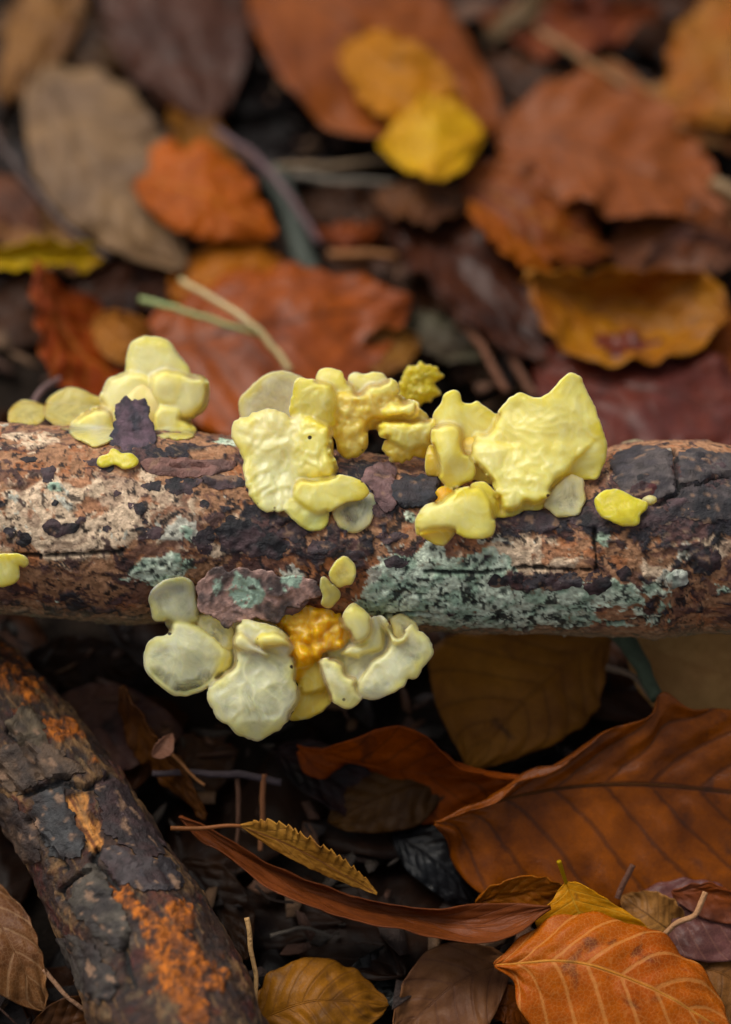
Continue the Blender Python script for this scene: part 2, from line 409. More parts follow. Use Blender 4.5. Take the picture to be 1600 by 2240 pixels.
def flake(limb, parent, pts, lift, col1, col2, origin, curl=0.0, lich=None, name='bark_flake', step=0.09, rough=0.06, thick=None):
    """a plate of bark that sits on the limb: outline given by pixels on the limb"""
    q = np.array([limb.xy(*p) for p in pts])
    poly = closed_curve(q, 0.05)
    c = poly.mean(0); dv = poly - c; rr = np.linalg.norm(dv, axis=1)[:, None]
    sd_ = rng.random() * 50
    poly = poly + dv / (rr + 1e-6) * np.maximum(-0.6 * rr, 2.4 * rough * fbm(np.column_stack([poly * 2.4, np.full(len(poly), sd_)]), 5, .62)[:, None])
    W, T, d = fill(poly, step)
    P, nr = limb.surf(W[:, 0], W[:, 1]); n = len(W)
    wv = np.column_stack([W * 1.0, np.full(n, sd_)])
    edge = sst(0.0, 0.10, d)
    h = lift * (0.45 + 0.55 * edge) + 0.05 * fbm(wv * 2.2, 4) * edge + 0.03 * fbm(wv * 6, 3) + curl * np.exp(-d / 0.3)
    top = P + nr * h[:, None]; th = thick or (lift + 0.12)
    bot = P + nr * (h - th)[:, None]
    ij = [0] * n
    # boundary edges
    E = {}
    for tr in T:
        for a, b in ((tr[0], tr[1]), (tr[1], tr[2]), (tr[2], tr[0])):
            E[(a, b)] = 1
    rim = [(a, b) for (a, b) in E if (b, a) not in E]
    fs = [list(t) for t in T] + [[t[0] + n, t[2] + n, t[1] + n] for t in T]
    for a, b in rim: fs += [[a, a + n, b], [b, a + n, b + n]]
    m1 = sst(-0.25, 0.3, fbm(wv * 1.6, 4)); col = mixc(np.tile(np.asarray(col1, float), (n, 1)), col2, m1)
    col = col * (0.55 + 0.9 * sst(-.6, .6, fbm(wv * [2.5, 7, 5] + 9, 4, .6)))[:, None]
    col = mixc(col, lin(150, 116, 90), sst(.28, .4, fbm(wv * [1.6, 3.5, 3] + 29, 5, .62)) * .75)
    if lich is not None:
        ml = np.zeros(n)
        for (u, v, ra, am) in lich:
            c0 = np.array(limb.xy(u, v)); ml += am * np.exp(-((W - c0) ** 2).sum(1) / (ra / PPC) ** 2)
        ml = sst(0.35, 0.5, ml + 0.45 * fbm(wv * 3.1 + 5, 4)) * (1 - 0.9 * sst(0.35, 0.45, fbm(wv * 8 + 31, 2)))
        col = mixc(col, LICH, ml)
    V = np.vstack([top, bot]) - origin
    # orientation
    f = np.array(fs); a, b, c = V[f[0, 0]], V[f[0, 1]], V[f[0, 2]]
    if np.dot(np.cross(b - a, c - a), nr[f[0, 0]]) < 0: f = f[:, ::-1]
    me = mesh(name, V, f, np.vstack([col, col * 0.6]), smooth=True)
    try: me.set_sharp_from_angle(angle=math.radians(50))
    except Exception: pass
    return put(name, me, FLAKE, parent)

LICH = lin(176, 202, 178)
DARK = lin(52, 46, 50); DARK2 = lin(30, 28, 32); PURP = lin(78, 58, 60)

# --- the main branch
bu = np.array([-900, -300, 0, 150, 300, 440, 520, 700, 900, 1100, 1250, 1330, 1390, 1450, 1530, 1600, 1900, 2500])
bt = np.array([905, 915, 927, 932, 940, 944, 958, 985, 1000, 1005, 1003, 992, 974, 962, 965, 980, 1005, 1050])
bb = np.array([1300, 1330, 1345, 1355, 1364, 1367, 1370, 1374, 1380, 1384, 1388, 1390, 1391, 1390, 1389, 1388, 1385, 1380])
ax = at_k(bu, (bt + bb) / 2, np.full(len(bu), AXIS_K))
drop = np.clip((bu - 1650) / 850, 0, 1) ** 1.5 * 3.0
ax[:, 2] -= drop; ax[:, 1] += drop * 0.4
rad = (bb - bt) / 2 / PPC * (1 + AXIS_K / D)
tt = np.concatenate([[0], np.cumsum(np.linalg.norm(np.diff(ax, axis=0), axis=1))])
br = Limb(catmull(ax, 300), np.interp(np.linspace(0, tt[-1], 300), tt, rad), 0.045, 340)
Q = br.Q
lich_l = [(350, 1250, 75, 40, 1.0), (560, 1275, 40, 45, .5), (880, 1260, 60, 60, .8), (1010, 1280, 130, 60, 1.05), (990, 1340, 150, 40, 1.0),
          (1090, 1215, 50, 25, .7), (950, 1200, 25, 40, .8), (1340, 1295, 110, 32, 1.0), (1320, 1180, 30, 30, .9), (1200, 1330, 80, 40, .6), (410, 1160, 45, 28, .6),
          (500, 965, 40, 14, .9), (130, 1065, 40, 16, .5), (1500, 1215, 28, 40, .6), (895, 1130, 24, 22, .7), (1590, 1270, 40, 40, .6), (120, 1290, 90, 40, .35),
          (1180, 1360, 200, 22, .55), (1450, 1340, 120, 30, .5), (1350, 985, 40, 12, .6), (820, 1320, 60, 40, .7)]
white_l = [(860, 1245, 70, 40, .9), (840, 1310, 60, 50, .8), (1110, 1175, 60, 25, .6), (1470, 1270, 40, 30, .8), (100, 1080, 80, 40, .5), (390, 1165, 70, 40, .7), (640, 1260, 40, 30, .8),
           (1500, 1210, 24, 24, 1.0), (1030, 1180, 60, 20, .5), (30, 1150, 60, 40, .4), (250, 1170, 60, 30, .4)]
tan_l = [(60, 1120, 160, 80, .9), (200, 1080, 140, 60, .7), (330, 1110, 150, 50, .8), (120, 1190, 160, 40, .8), (60, 960, 90, 25, .8), (1100, 1210, 120, 50, .8), (1380, 1020, 50, 30, .8),
         (1560, 1200, 60, 30, .9), (1180, 1230, 90, 40, .7), (420, 1030, 90, 14, .6), (480, 1210, 80, 30, .5), (1440, 1240, 60, 40, .6), (880, 1220, 60, 30, .3)]
dark_l = [(1470, 1060, 140, 70, 1.2), (1560, 1080, 120, 80, 1.0), (1350, 1120, 90, 50, .9), (800, 1040, 120, 60, .8), (1170, 1140, 150, 28, 1.1), (560, 1180, 130, 50, .8), (470, 1060, 60, 25, .5),
          (350, 990, 120, 25, .7), (640, 1060, 120, 80, .6), (1460, 1160, 90, 40, .8), (1200, 1270, 90, 22, .9), (860, 1090, 90, 50, .7), (1540, 1240, 50, 40, .9), (150, 1320, 200, 20, .5),
          (300, 1000, 60, 20, .8), (100, 1010, 60, 14, .4), (540, 1120, 60, 30, .5), (760, 1190, 80, 30, .6), (1000, 1130, 60, 30, .4), (1600, 1330, 120, 40, .5)]
warpv = np.stack([fbm(Q * 0.9 + 3, 3), fbm(Q * 0.9 + 40, 3), fbm(Q * 0.9 + 80, 3)], -1)
Qw = Q + 0.55 * warpv
long_ = fbm(Qw * [0.55, 2.4, 2.4], 5)                     # streaks along the grain
patch = fbm(Qw * 0.85 + 11, 5); patch2 = fbm(Qw * 1.5 + 71, 5); fine = fbm(Q * 5 + 7, 3)
md = sst(0.18, 0.30, br.blobs(dark_l) * 0.58 + 0.62 * patch2 + 0.25 * fine * 0.6 - 0.10)
ml = sst(0.42, 0.56, br.blobs(lich_l) + 0.50 * fbm(Qw * 1.7 + 5, 5) - 0.06 + .12 * fine)
mw = sst(0.40, 0.62, br.blobs(white_l) * 0.8 + 0.62 * fbm(Qw * 2.3 + 25, 5) + 0.2 * fine)
mt = sst(0.25, 0.75, br.blobs(tan_l) * 0.8 + 0.45 * long_ + 0.1)
cr = br.cracks([[(1475, 985), (1480, 1040), (1483, 1080), (1470, 1090)], [(1483, 1060), (1530, 1058), (1560, 1045), (1610, 1040)], [(1300, 1160), (1303, 1210), (1305, 1250)],
                [(1470, 1085), (1440, 1105), (1420, 1100)], [(0, 1215), (150, 1215), (270, 1205)], [(930, 1250), (1060, 1248), (1130, 1240), (1290, 1245)], [(1100, 1370), (1290, 1360), (1450, 1350)],
                [(820, 1345), (900, 1335), (960, 1342)], [(380, 1025), (470, 1022), (520, 1015)], [(240, 1345), (330, 1350), (430, 1350)]], 0.07)
dots = fbm(Q * 6.5 + 51, 1); mdots = sst(0.30, 0.42, dots) * sst(-.15, .25, fbm(Q * 1.3 + 90, 2))
disp = 0.12 * fbm(Q * 0.35, 3) + 0.05 * long_ + 0.035 * patch + 0.022 * fine + 0.06 * md + 0.035 * ml + 0.02 * mw - 0.14 * cr
disp -= 0.05 * mdots * ml
disp += 0.03 * fbm(Qw * [1.3, 6, 6] + 3, 4, .6) + .02 * sst(0.16, 0.24, fbm(Qw * [1.1, 1.9, 1.9] + 163, 5, .62))
br.set(disp)
hf = fbm(Q * 7 + 13, 4, .6); str_ = fbm(Qw * [1.3, 6, 6] + 3, 5, .6)
c = mixc(np.tile(lin(172, 128, 100), (br.n, br.m, 1)), lin(226, 196, 168), sst(.15, .65, mt + .35 * str_))
c = mixc(c, lin(174, 112, 78), sst(0.08, 0.22, fbm(Qw * 1.1 + 33, 6, .6) + br.blobs([(620, 1230, 160, 40, .4), (760, 1300, 60, 60, .5), (980, 1190, 120, 30, .4), (820, 1260, 50, 50, .3)]) - .08) * 0.8)
c = mixc(c, lin(120, 86, 76), sst(0.10, 0.20, fbm(Qw * [0.8, 1.7, 1.7] + 63, 6, .62)) * (0.85 - .4 * mt))
c = mixc(c, lin(74, 54, 56), sst(0.16, 0.24, fbm(Qw * [1.1, 1.9, 1.9] + 163, 6, .62) - .12 * mt) * .9)
c = mixc(c, lin(206, 202, 188), sst(.30, .5, mw + .55 * hf) * 0.9)
mlx = sst(.30, .62, ml * .75 + .5 * hf * (ml > .01) - .03)
c = mixc(c, mixc(np.tile(lin(214, 226, 206), (br.n, br.m, 1)), lin(160, 184, 164), sst(-.2, .3, fbm(Q * 2.2 + 15, 4))), mlx * .92)
c = mixc(c, lin(44, 50, 50), ml * mdots * 0.9)
dk = mixc(np.tile(lin(44, 40, 46), (br.n, br.m, 1)), lin(98, 72, 70), sst(-.1, .35, fbm(Qw * 1.6 + 44, 6, .62)))
dk = mixc(dk, lin(140, 118, 100), sst(.25, .45, str_) * .6)
c = c * (1 - md[..., None]) + dk * md[..., None]
c = mixc(c, lin(34, 29, 32), sst(.34, .40, fbm(Qw * 4.2 + 305, 4, .6)) * .85)
c = mixc(c, lin(30, 27, 30), sst(.30, .36, fbm(Qw * 2.1 + 205, 5, .6)) * .92)
under = sst(2.45, 2.95, np.broadcast_to(br.th[None], md.shape))      # the underside is blended towards a pale grey-green
c = c * (1 - 0.5 * under[..., None]) + lin(170, 160, 130) * 0.5 * under[..., None]
c = mixc(c, lin(26, 22, 22), cr * 0.9)
c = c * (0.7 + 0.6 * sst(-.5, .5, hf))[..., None] * np.array([.97, .99, .95])
lum_ = c.mean(-1, keepdims=True); c = np.clip(lum_ * .95 * (lum_ / .22) ** .12 + 1.08 * (c - lum_), .004, .9)
BO = br.P.mean((0, 1)); BO[2] = br.P[..., 2].min()
branch = br.build('fallen_branch', c, BARK, BO)
tag(branch, 'thick mottled branch with mint lichen and flaking bark carrying the yellow fungi', 'branch')

# dark bark scales told apart on the branch
def scale_pts(u, v, ru, rv, n=9):
    a0 = rng.random() * 6
    return [(u + ru * math.cos(a0 + 6.283 * i / n) * (0.72 + 0.5 * rng.random()), v + rv * math.sin(a0 + 6.283 * i / n) * (0.72 + 0.5 * rng.random())) for i in range(n)]
scales = [(308, 1110, 12, 11), (130, 1155, 42, 16), (50, 1180, 20, 15), (105, 1035, 18, 14), (232, 1022, 20, 10), (258, 1080, 14, 9), (490, 1055, 46, 16), (400, 1060, 38, 20), (330, 1068, 26, 14),
          (520, 1170, 60, 34), (590, 1200, 44, 26), (640, 1165, 36, 20), (450, 1190, 26, 32), (330, 1165, 34, 15), (868, 1230, 24, 12), (1100, 1270, 28, 14), (1195, 1275, 52, 18), (1365, 1260, 14, 14),
          (1250, 1268, 22, 20), (700, 1195, 30, 18), (1305, 1275, 30, 24), (1550, 1225, 26, 30), (1170, 1140, 74, 24), (1290, 1130, 60, 22), (60, 1003, 18, 8), (180, 1140, 14, 10), (20, 1165, 12, 10),
          (320, 1142, 9, 9), (232, 1155, 13, 8), (1420, 1130, 50, 24), (560, 1075, 18, 24), (1510, 1110, 60, 26), (1405, 1060, 52, 26), (1550, 1020, 44, 22), (770, 1215, 26, 12), (855, 1175, 30, 12),
          (200, 1010, 22, 8), (120, 1100, 9, 7), (285, 1105, 7, 6), (445, 1105, 14, 8), (1130, 1265, 14, 10), (610, 1130, 30, 12)]
for (u, v, ru, rv) in scales:
    flake(br, branch, scale_pts(u, v, ru, rv), 0.018 + 0.022 * rng.random(), DARK2 if rng.random() < .55 else DARK, PURP, BO, rough=min(.1, .0032 * (ru + rv)), step=0.07)
# large plates
flake(br, branch, [(860, 1060), (880, 1048), (920, 1044), (958, 1052), (962, 1080), (950, 1105), (915, 1112), (880, 1112), (862, 1090)], 0.14, DARK, lin(40, 44, 52), BO, curl=.04)
flake(br, branch, [(790, 1050), (815, 1022), (850, 1012), (868, 1030), (862, 1060), (868, 1100), (850, 1120), (826, 1105), (815, 1080)], 0.10, lin(124, 94, 92), lin(92, 66, 66), BO)
flake(br, branch, [(560, 1330), (590, 1312), (640, 1300), (675, 1300), (660, 1325), (625, 1340), (585, 1345)], 0.30, lin(134, 100, 98), lin(110, 80, 76), BO, curl=.03)
flake(br, branch, [(1455, 1265), (1480, 1245), (1505, 1255), (1500, 1275), (1475, 1285), (1460, 1280)], 0.12, lin(170, 172, 160), lin(130, 140, 128), BO, curl=.05)
flake(br, branch, [(310, 1010), (370, 1003), (440, 1006), (510, 1010), (505, 1030), (450, 1040), (400, 1045), (330, 1035)], 0.07, lin(124, 86, 76), lin(100, 72, 66), BO)
flake(br, branch, [(1340, 1000), (1400, 975), (1470, 990), (1476, 1040), (1470, 1080), (1400, 1095), (1350, 1060)], 0.05, DARK, lin(84, 74, 72), BO, rough=.1)
flake(br, branch, [(1492, 990), (1560, 985), (1620, 1000), (1620, 1040), (1560, 1045), (1495, 1055)], 0.05, DARK, lin(84, 74, 70), BO, rough=.1)
flake(br, branch, [(1492, 1070), (1560, 1060), (1620, 1058), (1620, 1120), (1540, 1140), (1495, 1120)], 0.05, DARK2, lin(70, 60, 60), BO, rough=.1)

# --- the lower log
lu = np.array([-330, -150, -15, 120, 248, 360, 440, 520]); lv = np.array([1230, 1400, 1560, 1725, 1940, 2165, 2400, 2650])
lr = np.array([118, 126, 134, 142, 153, 176, 186, 190]) / PPC
la = at_h(lu, lv, lr * 1.05 + np.array([.2, .3, .3, .35, .4, .5, .5, .4]))
tt = np.concatenate([[0], np.cumsum(np.linalg.norm(np.diff(la, axis=0), axis=1))])
lg = Limb(catmull(la, 200), np.interp(np.linspace(0, tt[-1], 200), tt, lr), 0.06, 220)
Q = lg.Q
Qw = Q + 0.5 * np.stack([fbm(Q * .9 + 3, 3), fbm(Q * .9 + 30, 3), fbm(Q * .9 + 60, 3)], -1)
cr = lg.cracks([[(150, 1985), (130, 1960), (160, 1925), (195, 1905)], [(0, 1680), (50, 1740), (100, 1720), (150, 1700)], [(215, 1855), (200, 1880), (240, 1920), (265, 1945)],
                [(100, 1720), (140, 1715), (190, 1720), (240, 1700)], [(60, 1800), (110, 1860), (140, 1900)], [(270, 2060), (275, 2110), (290, 2160)], [(20, 1600), (60, 1640), (90, 1700)]], 0.13)
ora = sst(0.36, 0.60, lg.blobs([(235, 1950, 50, 30, .8), (300, 1975, 70, 26, 1.0), (400, 1985, 40, 30, 1.0), (370, 2040, 50, 50, .9), (450, 2130, 60, 70, 1.0), (380, 2120, 50, 50, .7), (420, 2210, 90, 40, .8),
      (130, 1590, 50, 60, 1.0), (60, 1510, 60, 40, .9), (190, 1660, 40, 30, .5), (20, 1450, 60, 50, .8)]) * .8 + .52 * fbm(Qw * 2.0, 4) - .05)
wood = sst(0.42, 0.55, lg.blobs([(165, 1760, 26, 34, 1.0), (190, 1805, 26, 34, 1.1), (205, 1840, 22, 22, .9)]) + .22 * fbm(Q * 2.5, 3))
grey = sst(0.2, 0.6, lg.blobs([(120, 1800, 60, 70, .9), (240, 2060, 60, 70, .8), (250, 1900, 60, 40, .6), (320, 2030, 50, 40, .6), (30, 1730, 40, 40, .5)]) * .8 + .45 * fbm(Qw * 1.3 + 9, 4))
fine = fbm(Q * 4.5 + 7, 4); big = fbm(Qw * 0.9 + 5, 4)
disp = 0.14 * fbm(Q * 0.4, 3) + 0.10 * big + 0.05 * fine + 0.09 * ora * sst(-.3, .3, fbm(Q * 3.2 + 2, 4, .65)) - 0.10 * wood - 0.2 * cr
lg.set(disp)
c = mixc(np.tile(lin(56, 38, 30), (lg.n, lg.m, 1)), lin(116, 90, 64), sst(-.1, .5, big))
c = mixc(c, lin(74, 34, 30), sst(0.1, .5, fbm(Qw * 1.0 + 50, 4)) * .8)
c = mixc(c, lin(66, 60, 56), grey * .8)
c = mixc(c, lin(104, 92, 72), sst(.25, .55, fbm(Qw * 1.9 + 77, 4)) * .6)
c = mixc(c, lin(134, 80, 44), ora * .85)
c = mixc(c, lin(190, 116, 50), sst(.38, .8, ora * sst(-.3, .25, fbm(Q * 4.2 + 2, 5, .75)) + .1) * (.55 + .45 * sst(-.3, .3, fbm(Q * 1.6 + 8, 3))))
c = mixc(c, lin(40, 32, 34), sst(.2, .3, fbm(Q * 4 + 90, 3)) * .8)
c = mixc(c, lin(200, 144, 90), wood)
c = mixc(c, lin(120, 76, 48), wood * sst(.15, .4, fbm(Q * [1.2, 9, 9], 3)))
c = mixc(c, lin(20, 18, 20), cr)
fib = fbm(Q * [1.0, 8, 8] + 40, 4, .6)
c = mixc(c, lin(150, 120, 86), sst(.22, .4, fib + .25 * big) * .55 * (1 - ora))
c = c * (0.55 + 0.9 * sst(-.6, .6, fine))[..., None]
lum_ = c.mean(-1, keepdims=True); c = np.clip(lum_ + 1.2 * (c - lum_), .004, .9) * [.86, .80, .72]
LO = lg.P.mean((0, 1)); LO[2] = lg.P[..., 2].min()
log = lg.build('fallen_log', c, BARK, LO)
tag(log, 'dark rotting log with cracked bark and orange crust slanting beside the brown leaves', 'log')
for pts, l, a, b in [([(0, 1640), (60, 1625), (140, 1650), (185, 1690), (150, 1705), (100, 1715), (50, 1735), (0, 1690)], .14, lin(88, 72, 60), lin(60, 50, 44)),
                  ([(70, 1780), (90, 1735), (130, 1725), (165, 1790), (185, 1850), (150, 1880), (105, 1860)], .14, lin(58, 60, 66), lin(44, 40, 42)),
                  ([(205, 1720), (270, 1715), (310, 1780), (350, 1840), (330, 1880), (270, 1850), (230, 1810)], .12, lin(56, 40, 44), lin(40, 32, 36)),
                  ([(160, 1985), (170, 1930), (215, 1900), (250, 1960), (280, 2030), (270, 2080), (220, 2060), (185, 2020)], .14, lin(70, 66, 62), lin(48, 44, 44)),
                  ([(225, 1860), (260, 1855), (330, 1890), (370, 1930), (340, 1950), (280, 1940), (245, 1910)], .12, lin(66, 60, 66), lin(50, 36, 40)),
                  ([(20, 1570), (70, 1550), (100, 1600), (90, 1630), (40, 1620)], .10, lin(84, 74, 60), lin(60, 50, 44)),
                  ([(130, 2060), (175, 2050), (240, 2110), (255, 2170), (215, 2190), (160, 2140)], .12, lin(62, 58, 56), lin(44, 38, 38)),
                  ([(0, 1745), (40, 1760), (90, 1870), (70, 1890), (20, 1830)], .12, lin(76, 60, 50), lin(50, 40, 38)),
                  ([(300, 1905), (360, 1880), (405, 1930), (390, 1950), (340, 1940)], .10, lin(50, 46, 54), lin(40, 36, 42))]:
    flake(lg, log, pts, l * .55, np.asarray(a) * [1.05, .95, .8], np.asarray(b) * [1.05, .92, .8], LO, curl=.02, rough=.13, step=.08)

# ------------------------------------------------------------------ jelly fungi
PALE = jelly_mat('jelly_pale', (1.0, 0.88, 0.44), (1.0, 0.79, 0.16), 0.12)
YEL = jelly_mat('jelly_yellow', (1.0, 0.84, 0.26), (1.0, 0.74, 0.07), 0.07)
DEEP = jelly_mat('jelly_deep_yellow', (0.96, 0.66, 0.10), (0.95, 0.57, 0.04), 0.10, mk=.3)
AMB = jelly_mat('jelly_amber', (1.0, 0.47, 0.005), (1.0, 0.42, 0.004), 0.0, milk=(.97, .55, .03), tl=.3)
CLEAR = jelly_mat('jelly_clear', (0.92, 0.85, 0.52), (0.95, 0.80, 0.28), 0.8, mk=.25, rough=.22)
GHOST = jelly_mat('jelly_ghost', (1.0, 0.92, 0.60), (1.0, 0.84, 0.26), 0.40, rough=.26, specks=False)
LEMON = jelly_mat('jelly_lemon', (0.93, 0.74, 0.05), (0.93, 0.70, 0.03), 0.22, milk=(.95, .85, .35), mk=.3)
DUSK = jelly_mat('jelly_dusk', (0.90, 0.74, 0.24), (0.90, 0.68, 0.10), 0.4, mk=.3)

SKIN = jelly_mat('jelly_skin', (0.95, 0.8, 0.3), (0.95, 0.7, 0.1), 0.0, skin=True, rough=.20, tl=.34, rad=.34)
PEND = []

def poly_field(P, poly):
    A = poly; B = np.roll(poly, -1, 0); ins = np.zeros(len(P), bool); best = np.full(len(P), 1e9); near = np.zeros((len(P), 2))
    for a, b in zip(A, B):
        cond = (a[1] > P[:, 1]) != (b[1] > P[:, 1])
        ins ^= cond & (P[:, 0] < a[0] + (P[:, 1] - a[1]) * (b[0] - a[0]) / (b[1] - a[1] + 1e-12))
        ab = b - a; tt = np.clip(((P - a) @ ab) / (ab @ ab + 1e-12), 0, 1); q = a + tt[:, None] * ab
        dd = np.hypot(*(P - q).T); m_ = dd < best; best[m_] = dd[m_]; near[m_] = q[m_]
    return ins, best, near

def branch_skin(u, v):
    vt, vb = np.interp(u, bu, bt), np.interp(u, bu, bb); rr_ = (vb - vt) / 2 / PPC; cc_ = (v - (vt + vb) / 2) / PPC
    return AXIS_K - np.where(np.abs(cc_) < rr_, np.sqrt(np.maximum(rr_ ** 2 - cc_ ** 2, 0)), 2.0 * (rr_ - np.abs(cc_))), np.abs(cc_) < rr_ + .6

def grow(f, origin, h=0.034):
    '''all the lobes of one fungus as one continuous folded membrane: lobes lie over each other and run into each other'''
    L = sorted(PEND, key=lambda q: -q['k0']); PEND.clear()
    if not L: return
    kr = float(project(np.asarray(origin))[2]); seed = (abs(origin[0]) * 31 + abs(origin[2]) * 17) % 60
    allp = np.vstack([q['poly'] for q in L]); lo = allp.min(0) - .1; hi = allp.max(0) + .1
    nx, ny_ = (np.ceil((hi - lo) / h)).astype(int)
    gx, gy = np.meshgrid(lo[0] + h * np.arange(nx), lo[1] + h * np.arange(ny_), indexing='ij'); P = np.stack([gx, gy], -1).reshape(-1, 2)
    n = len(P); K = np.full(n, np.inf); DU = np.zeros(n); NR = P.copy(); C = np.zeros((n, 3)); CL = np.zeros(n)
    for q in L:
        bb0, bb1 = q['poly'].min(0) - h, q['poly'].max(0) + h
        idx = np.where((P[:, 0] > bb0[0]) & (P[:, 0] < bb1[0]) & (P[:, 1] > bb0[1]) & (P[:, 1] < bb1[1]))[0]
        ins, d, near = poly_field(P[idx], q['poly']); idx, d, near = idx[ins], d[ins], near[ins]
        if not len(idx): continue
        W = P[idx]; p3 = np.column_stack([W, np.full(len(W), seed)]); ff, fold = q['ff'], q['fold']
        u, v = W[:, 0] * PPC + 800, 1120 - W[:, 1] * PPC
        wp = p3 * ff + 0.9 * np.stack([fbm(p3 * ff * .7 + 5, 2), fbm(p3 * ff * .7 + 25, 2), 0 * d], -1)
        r1 = (1 - np.abs(noise(wp)) * 2.0) ** 3; r2_ = (1 - np.abs(noise(wp * 2.1 + 8)) * 2.0) ** 3; r3 = 1 - np.abs(noise(wp * 4.3 + 18)) * 2.0
        inn = sst(0, .3, d)
        rl = .6 * fold * (0.5 * r1 + 0.5 * r2_ + 0.25 * r3 - 0.3) * inn + q['ruff'] * noise(p3 * 1.5 + 33) * np.exp(-d / .35) + .08 * fbm(p3 * .9 + 70, 2) * inn
        if q['bumps']: rl = rl + q['bumps'] * (np.abs(noise(p3 * q['bf'])) * 1.6 + .6 * np.abs(noise(p3 * q['bf'] * 2.1 + 4))) * sst(0, .15, d)
        c = q['poly'].mean(0); rr2 = ((W - c) ** 2).sum(1) / (((q['poly'] - c) ** 2).sum(1).max())
        k = kr + (q['k0'] - kr) * .72 + q['tilt'][0] * (W[:, 0] - c[0]) + q['tilt'][1] * (W[:, 1] - c[1]) - q['dome'] * .55 * (1 - rr2) + q['und'] * .6 * fbm(p3 * .55 + 60, 2)
        k = k + .05 * np.exp(-d / .06)                                     # the rim turns back
        ks, over = branch_skin(u, v); lim = ks - .2
        k = np.where(over, -np.log(np.exp(-np.clip(k, -9, 9) / .12) + np.exp(-lim / .12)) * .12, k) - rl
        body, rim, clr, milk, mk = JC[q['mat'].name]
        fz = np.clip(d / .34 + .9 * (fbm(p3 * 1.1 + 44, 3)), 0, 1); col = rim * (1 - fz[:, None]) + body * fz[:, None]
        mz = np.clip(.6 * r1 + .4 * r2_, 0, 1) * inn * (mk + .1) * min(1, fold / .1); col = col * (1 - mz[:, None]) + milk * mz[:, None]
        cz = clr * sst(.05, .30, d) * np.clip(1.1 - .7 * mz / (mk + .1), .2, 1.2) * np.clip(1 + 1.2 * fbm(p3 * 1.0 + 90, 3), .3, 1.7)
        if q['clear'] == 'band': cz = np.maximum(cz, .80 * sst(.10, .17, d) * (1 - sst(.34, .62, d + .22 * fbm(p3 * 1.5, 3))) * sst(1435, 1478, v))
        old = np.isfinite(K[idx]); Ko = np.where(old, K[idx], k)
        kk = -np.log(np.exp(-np.clip(Ko, -9, 9) / .06) + np.exp(-np.clip(k, -9, 9) / .06)) * .06
        kk = np.where(old, np.minimum(kk, Ko), k)
        al = np.where(old, sst(0, .13, d), 1.0); K[idx] = Ko * (1 - al) + kk * al
        front = sst(-.10, .10, Ko - k) ; ac = np.where(old, sst(0, .07, d) * front, 1.0)
        C[idx] = C[idx] * (1 - ac[:, None]) + col * ac[:, None]; CL[idx] = CL[idx] * (1 - ac) + cz * ac * np.where(old, .75, 1) 
        up = d > DU[idx]; DU[idx[up]] = d[up]; NR[idx[up]] = near[up]
    M = np.isfinite(K).reshape(nx, ny_); Kg = np.where(M, K.reshape(nx, ny_), 0)
    for _ in range(2):                                                     # a jelly has no sharp creases
        a_ = np.zeros_like(Kg); w_ = np.zeros_like(Kg)
        for dx in (-1, 0, 1):
            for dy in (-1, 0, 1):
                ww = (2 - abs(dx)) * (2 - abs(dy)); a_ += ww * np.roll(Kg * M, (dx, dy), (0, 1)); w_ += ww * np.roll(M * 1.0, (dx, dy), (0, 1))
        Kg = np.where(M, a_ / np.maximum(w_, 1e-6), Kg)
    cell = M[:-1, :-1] & M[1:, :-1] & M[1:, 1:] & M[:-1, 1:]
    ii, jj = np.where(cell); vid = lambda a, b: a * ny_ + b
    Q4 = np.stack([vid(ii, jj), vid(ii + 1, jj), vid(ii + 1, jj + 1), vid(ii, jj + 1)], -1)
    cnt = np.bincount(Q4.ravel(), minlength=n); used = np.where(cnt > 0)[0]; rimv = (cnt > 0) & (cnt < 4)
    XY = P.copy(); mv = rimv & (DU < 2.2 * h); XY[mv] = NR[mv]
    remap = np.full(n, -1); remap[used] = np.arange(len(used)); Kf = Kg.ravel()[used]; XY = XY[used]; du = DU[used]; rv = rimv[used]
    u, v = XY[:, 0] * PPC + 800, 1120 - XY[:, 1] * PPC
    th = .03 + .13 * (1 - np.exp(-du / .22)); Pf = at_k(u, v, Kf); Pb = at_k(u, v, Kf + th); nu = len(used)
    bi = np.where(rv, np.arange(nu), -1); bi[~rv] = nu + np.arange((~rv).sum())
    Ff = remap[Q4]; V = np.vstack([Pf, Pb[~rv]]) - origin; F4 = np.vstack([Ff, bi[Ff][:, ::-1]])
    a, b, c3 = V[F4[0, 0]], V[F4[0, 1]], V[F4[0, 2]]
    if np.dot(np.cross(b - a, c3 - a), F_) > 0: F4 = F4[:, ::-1]
    cat = lambda z: np.concatenate([z[used], z[used][~rv]])
    return put('membrane', mesh('membrane', V, F4, cat(C), floats={'clear': cat(CL), 'edge': np.clip(cat(DU) / .45, 0, 1)}), SKIN, f)

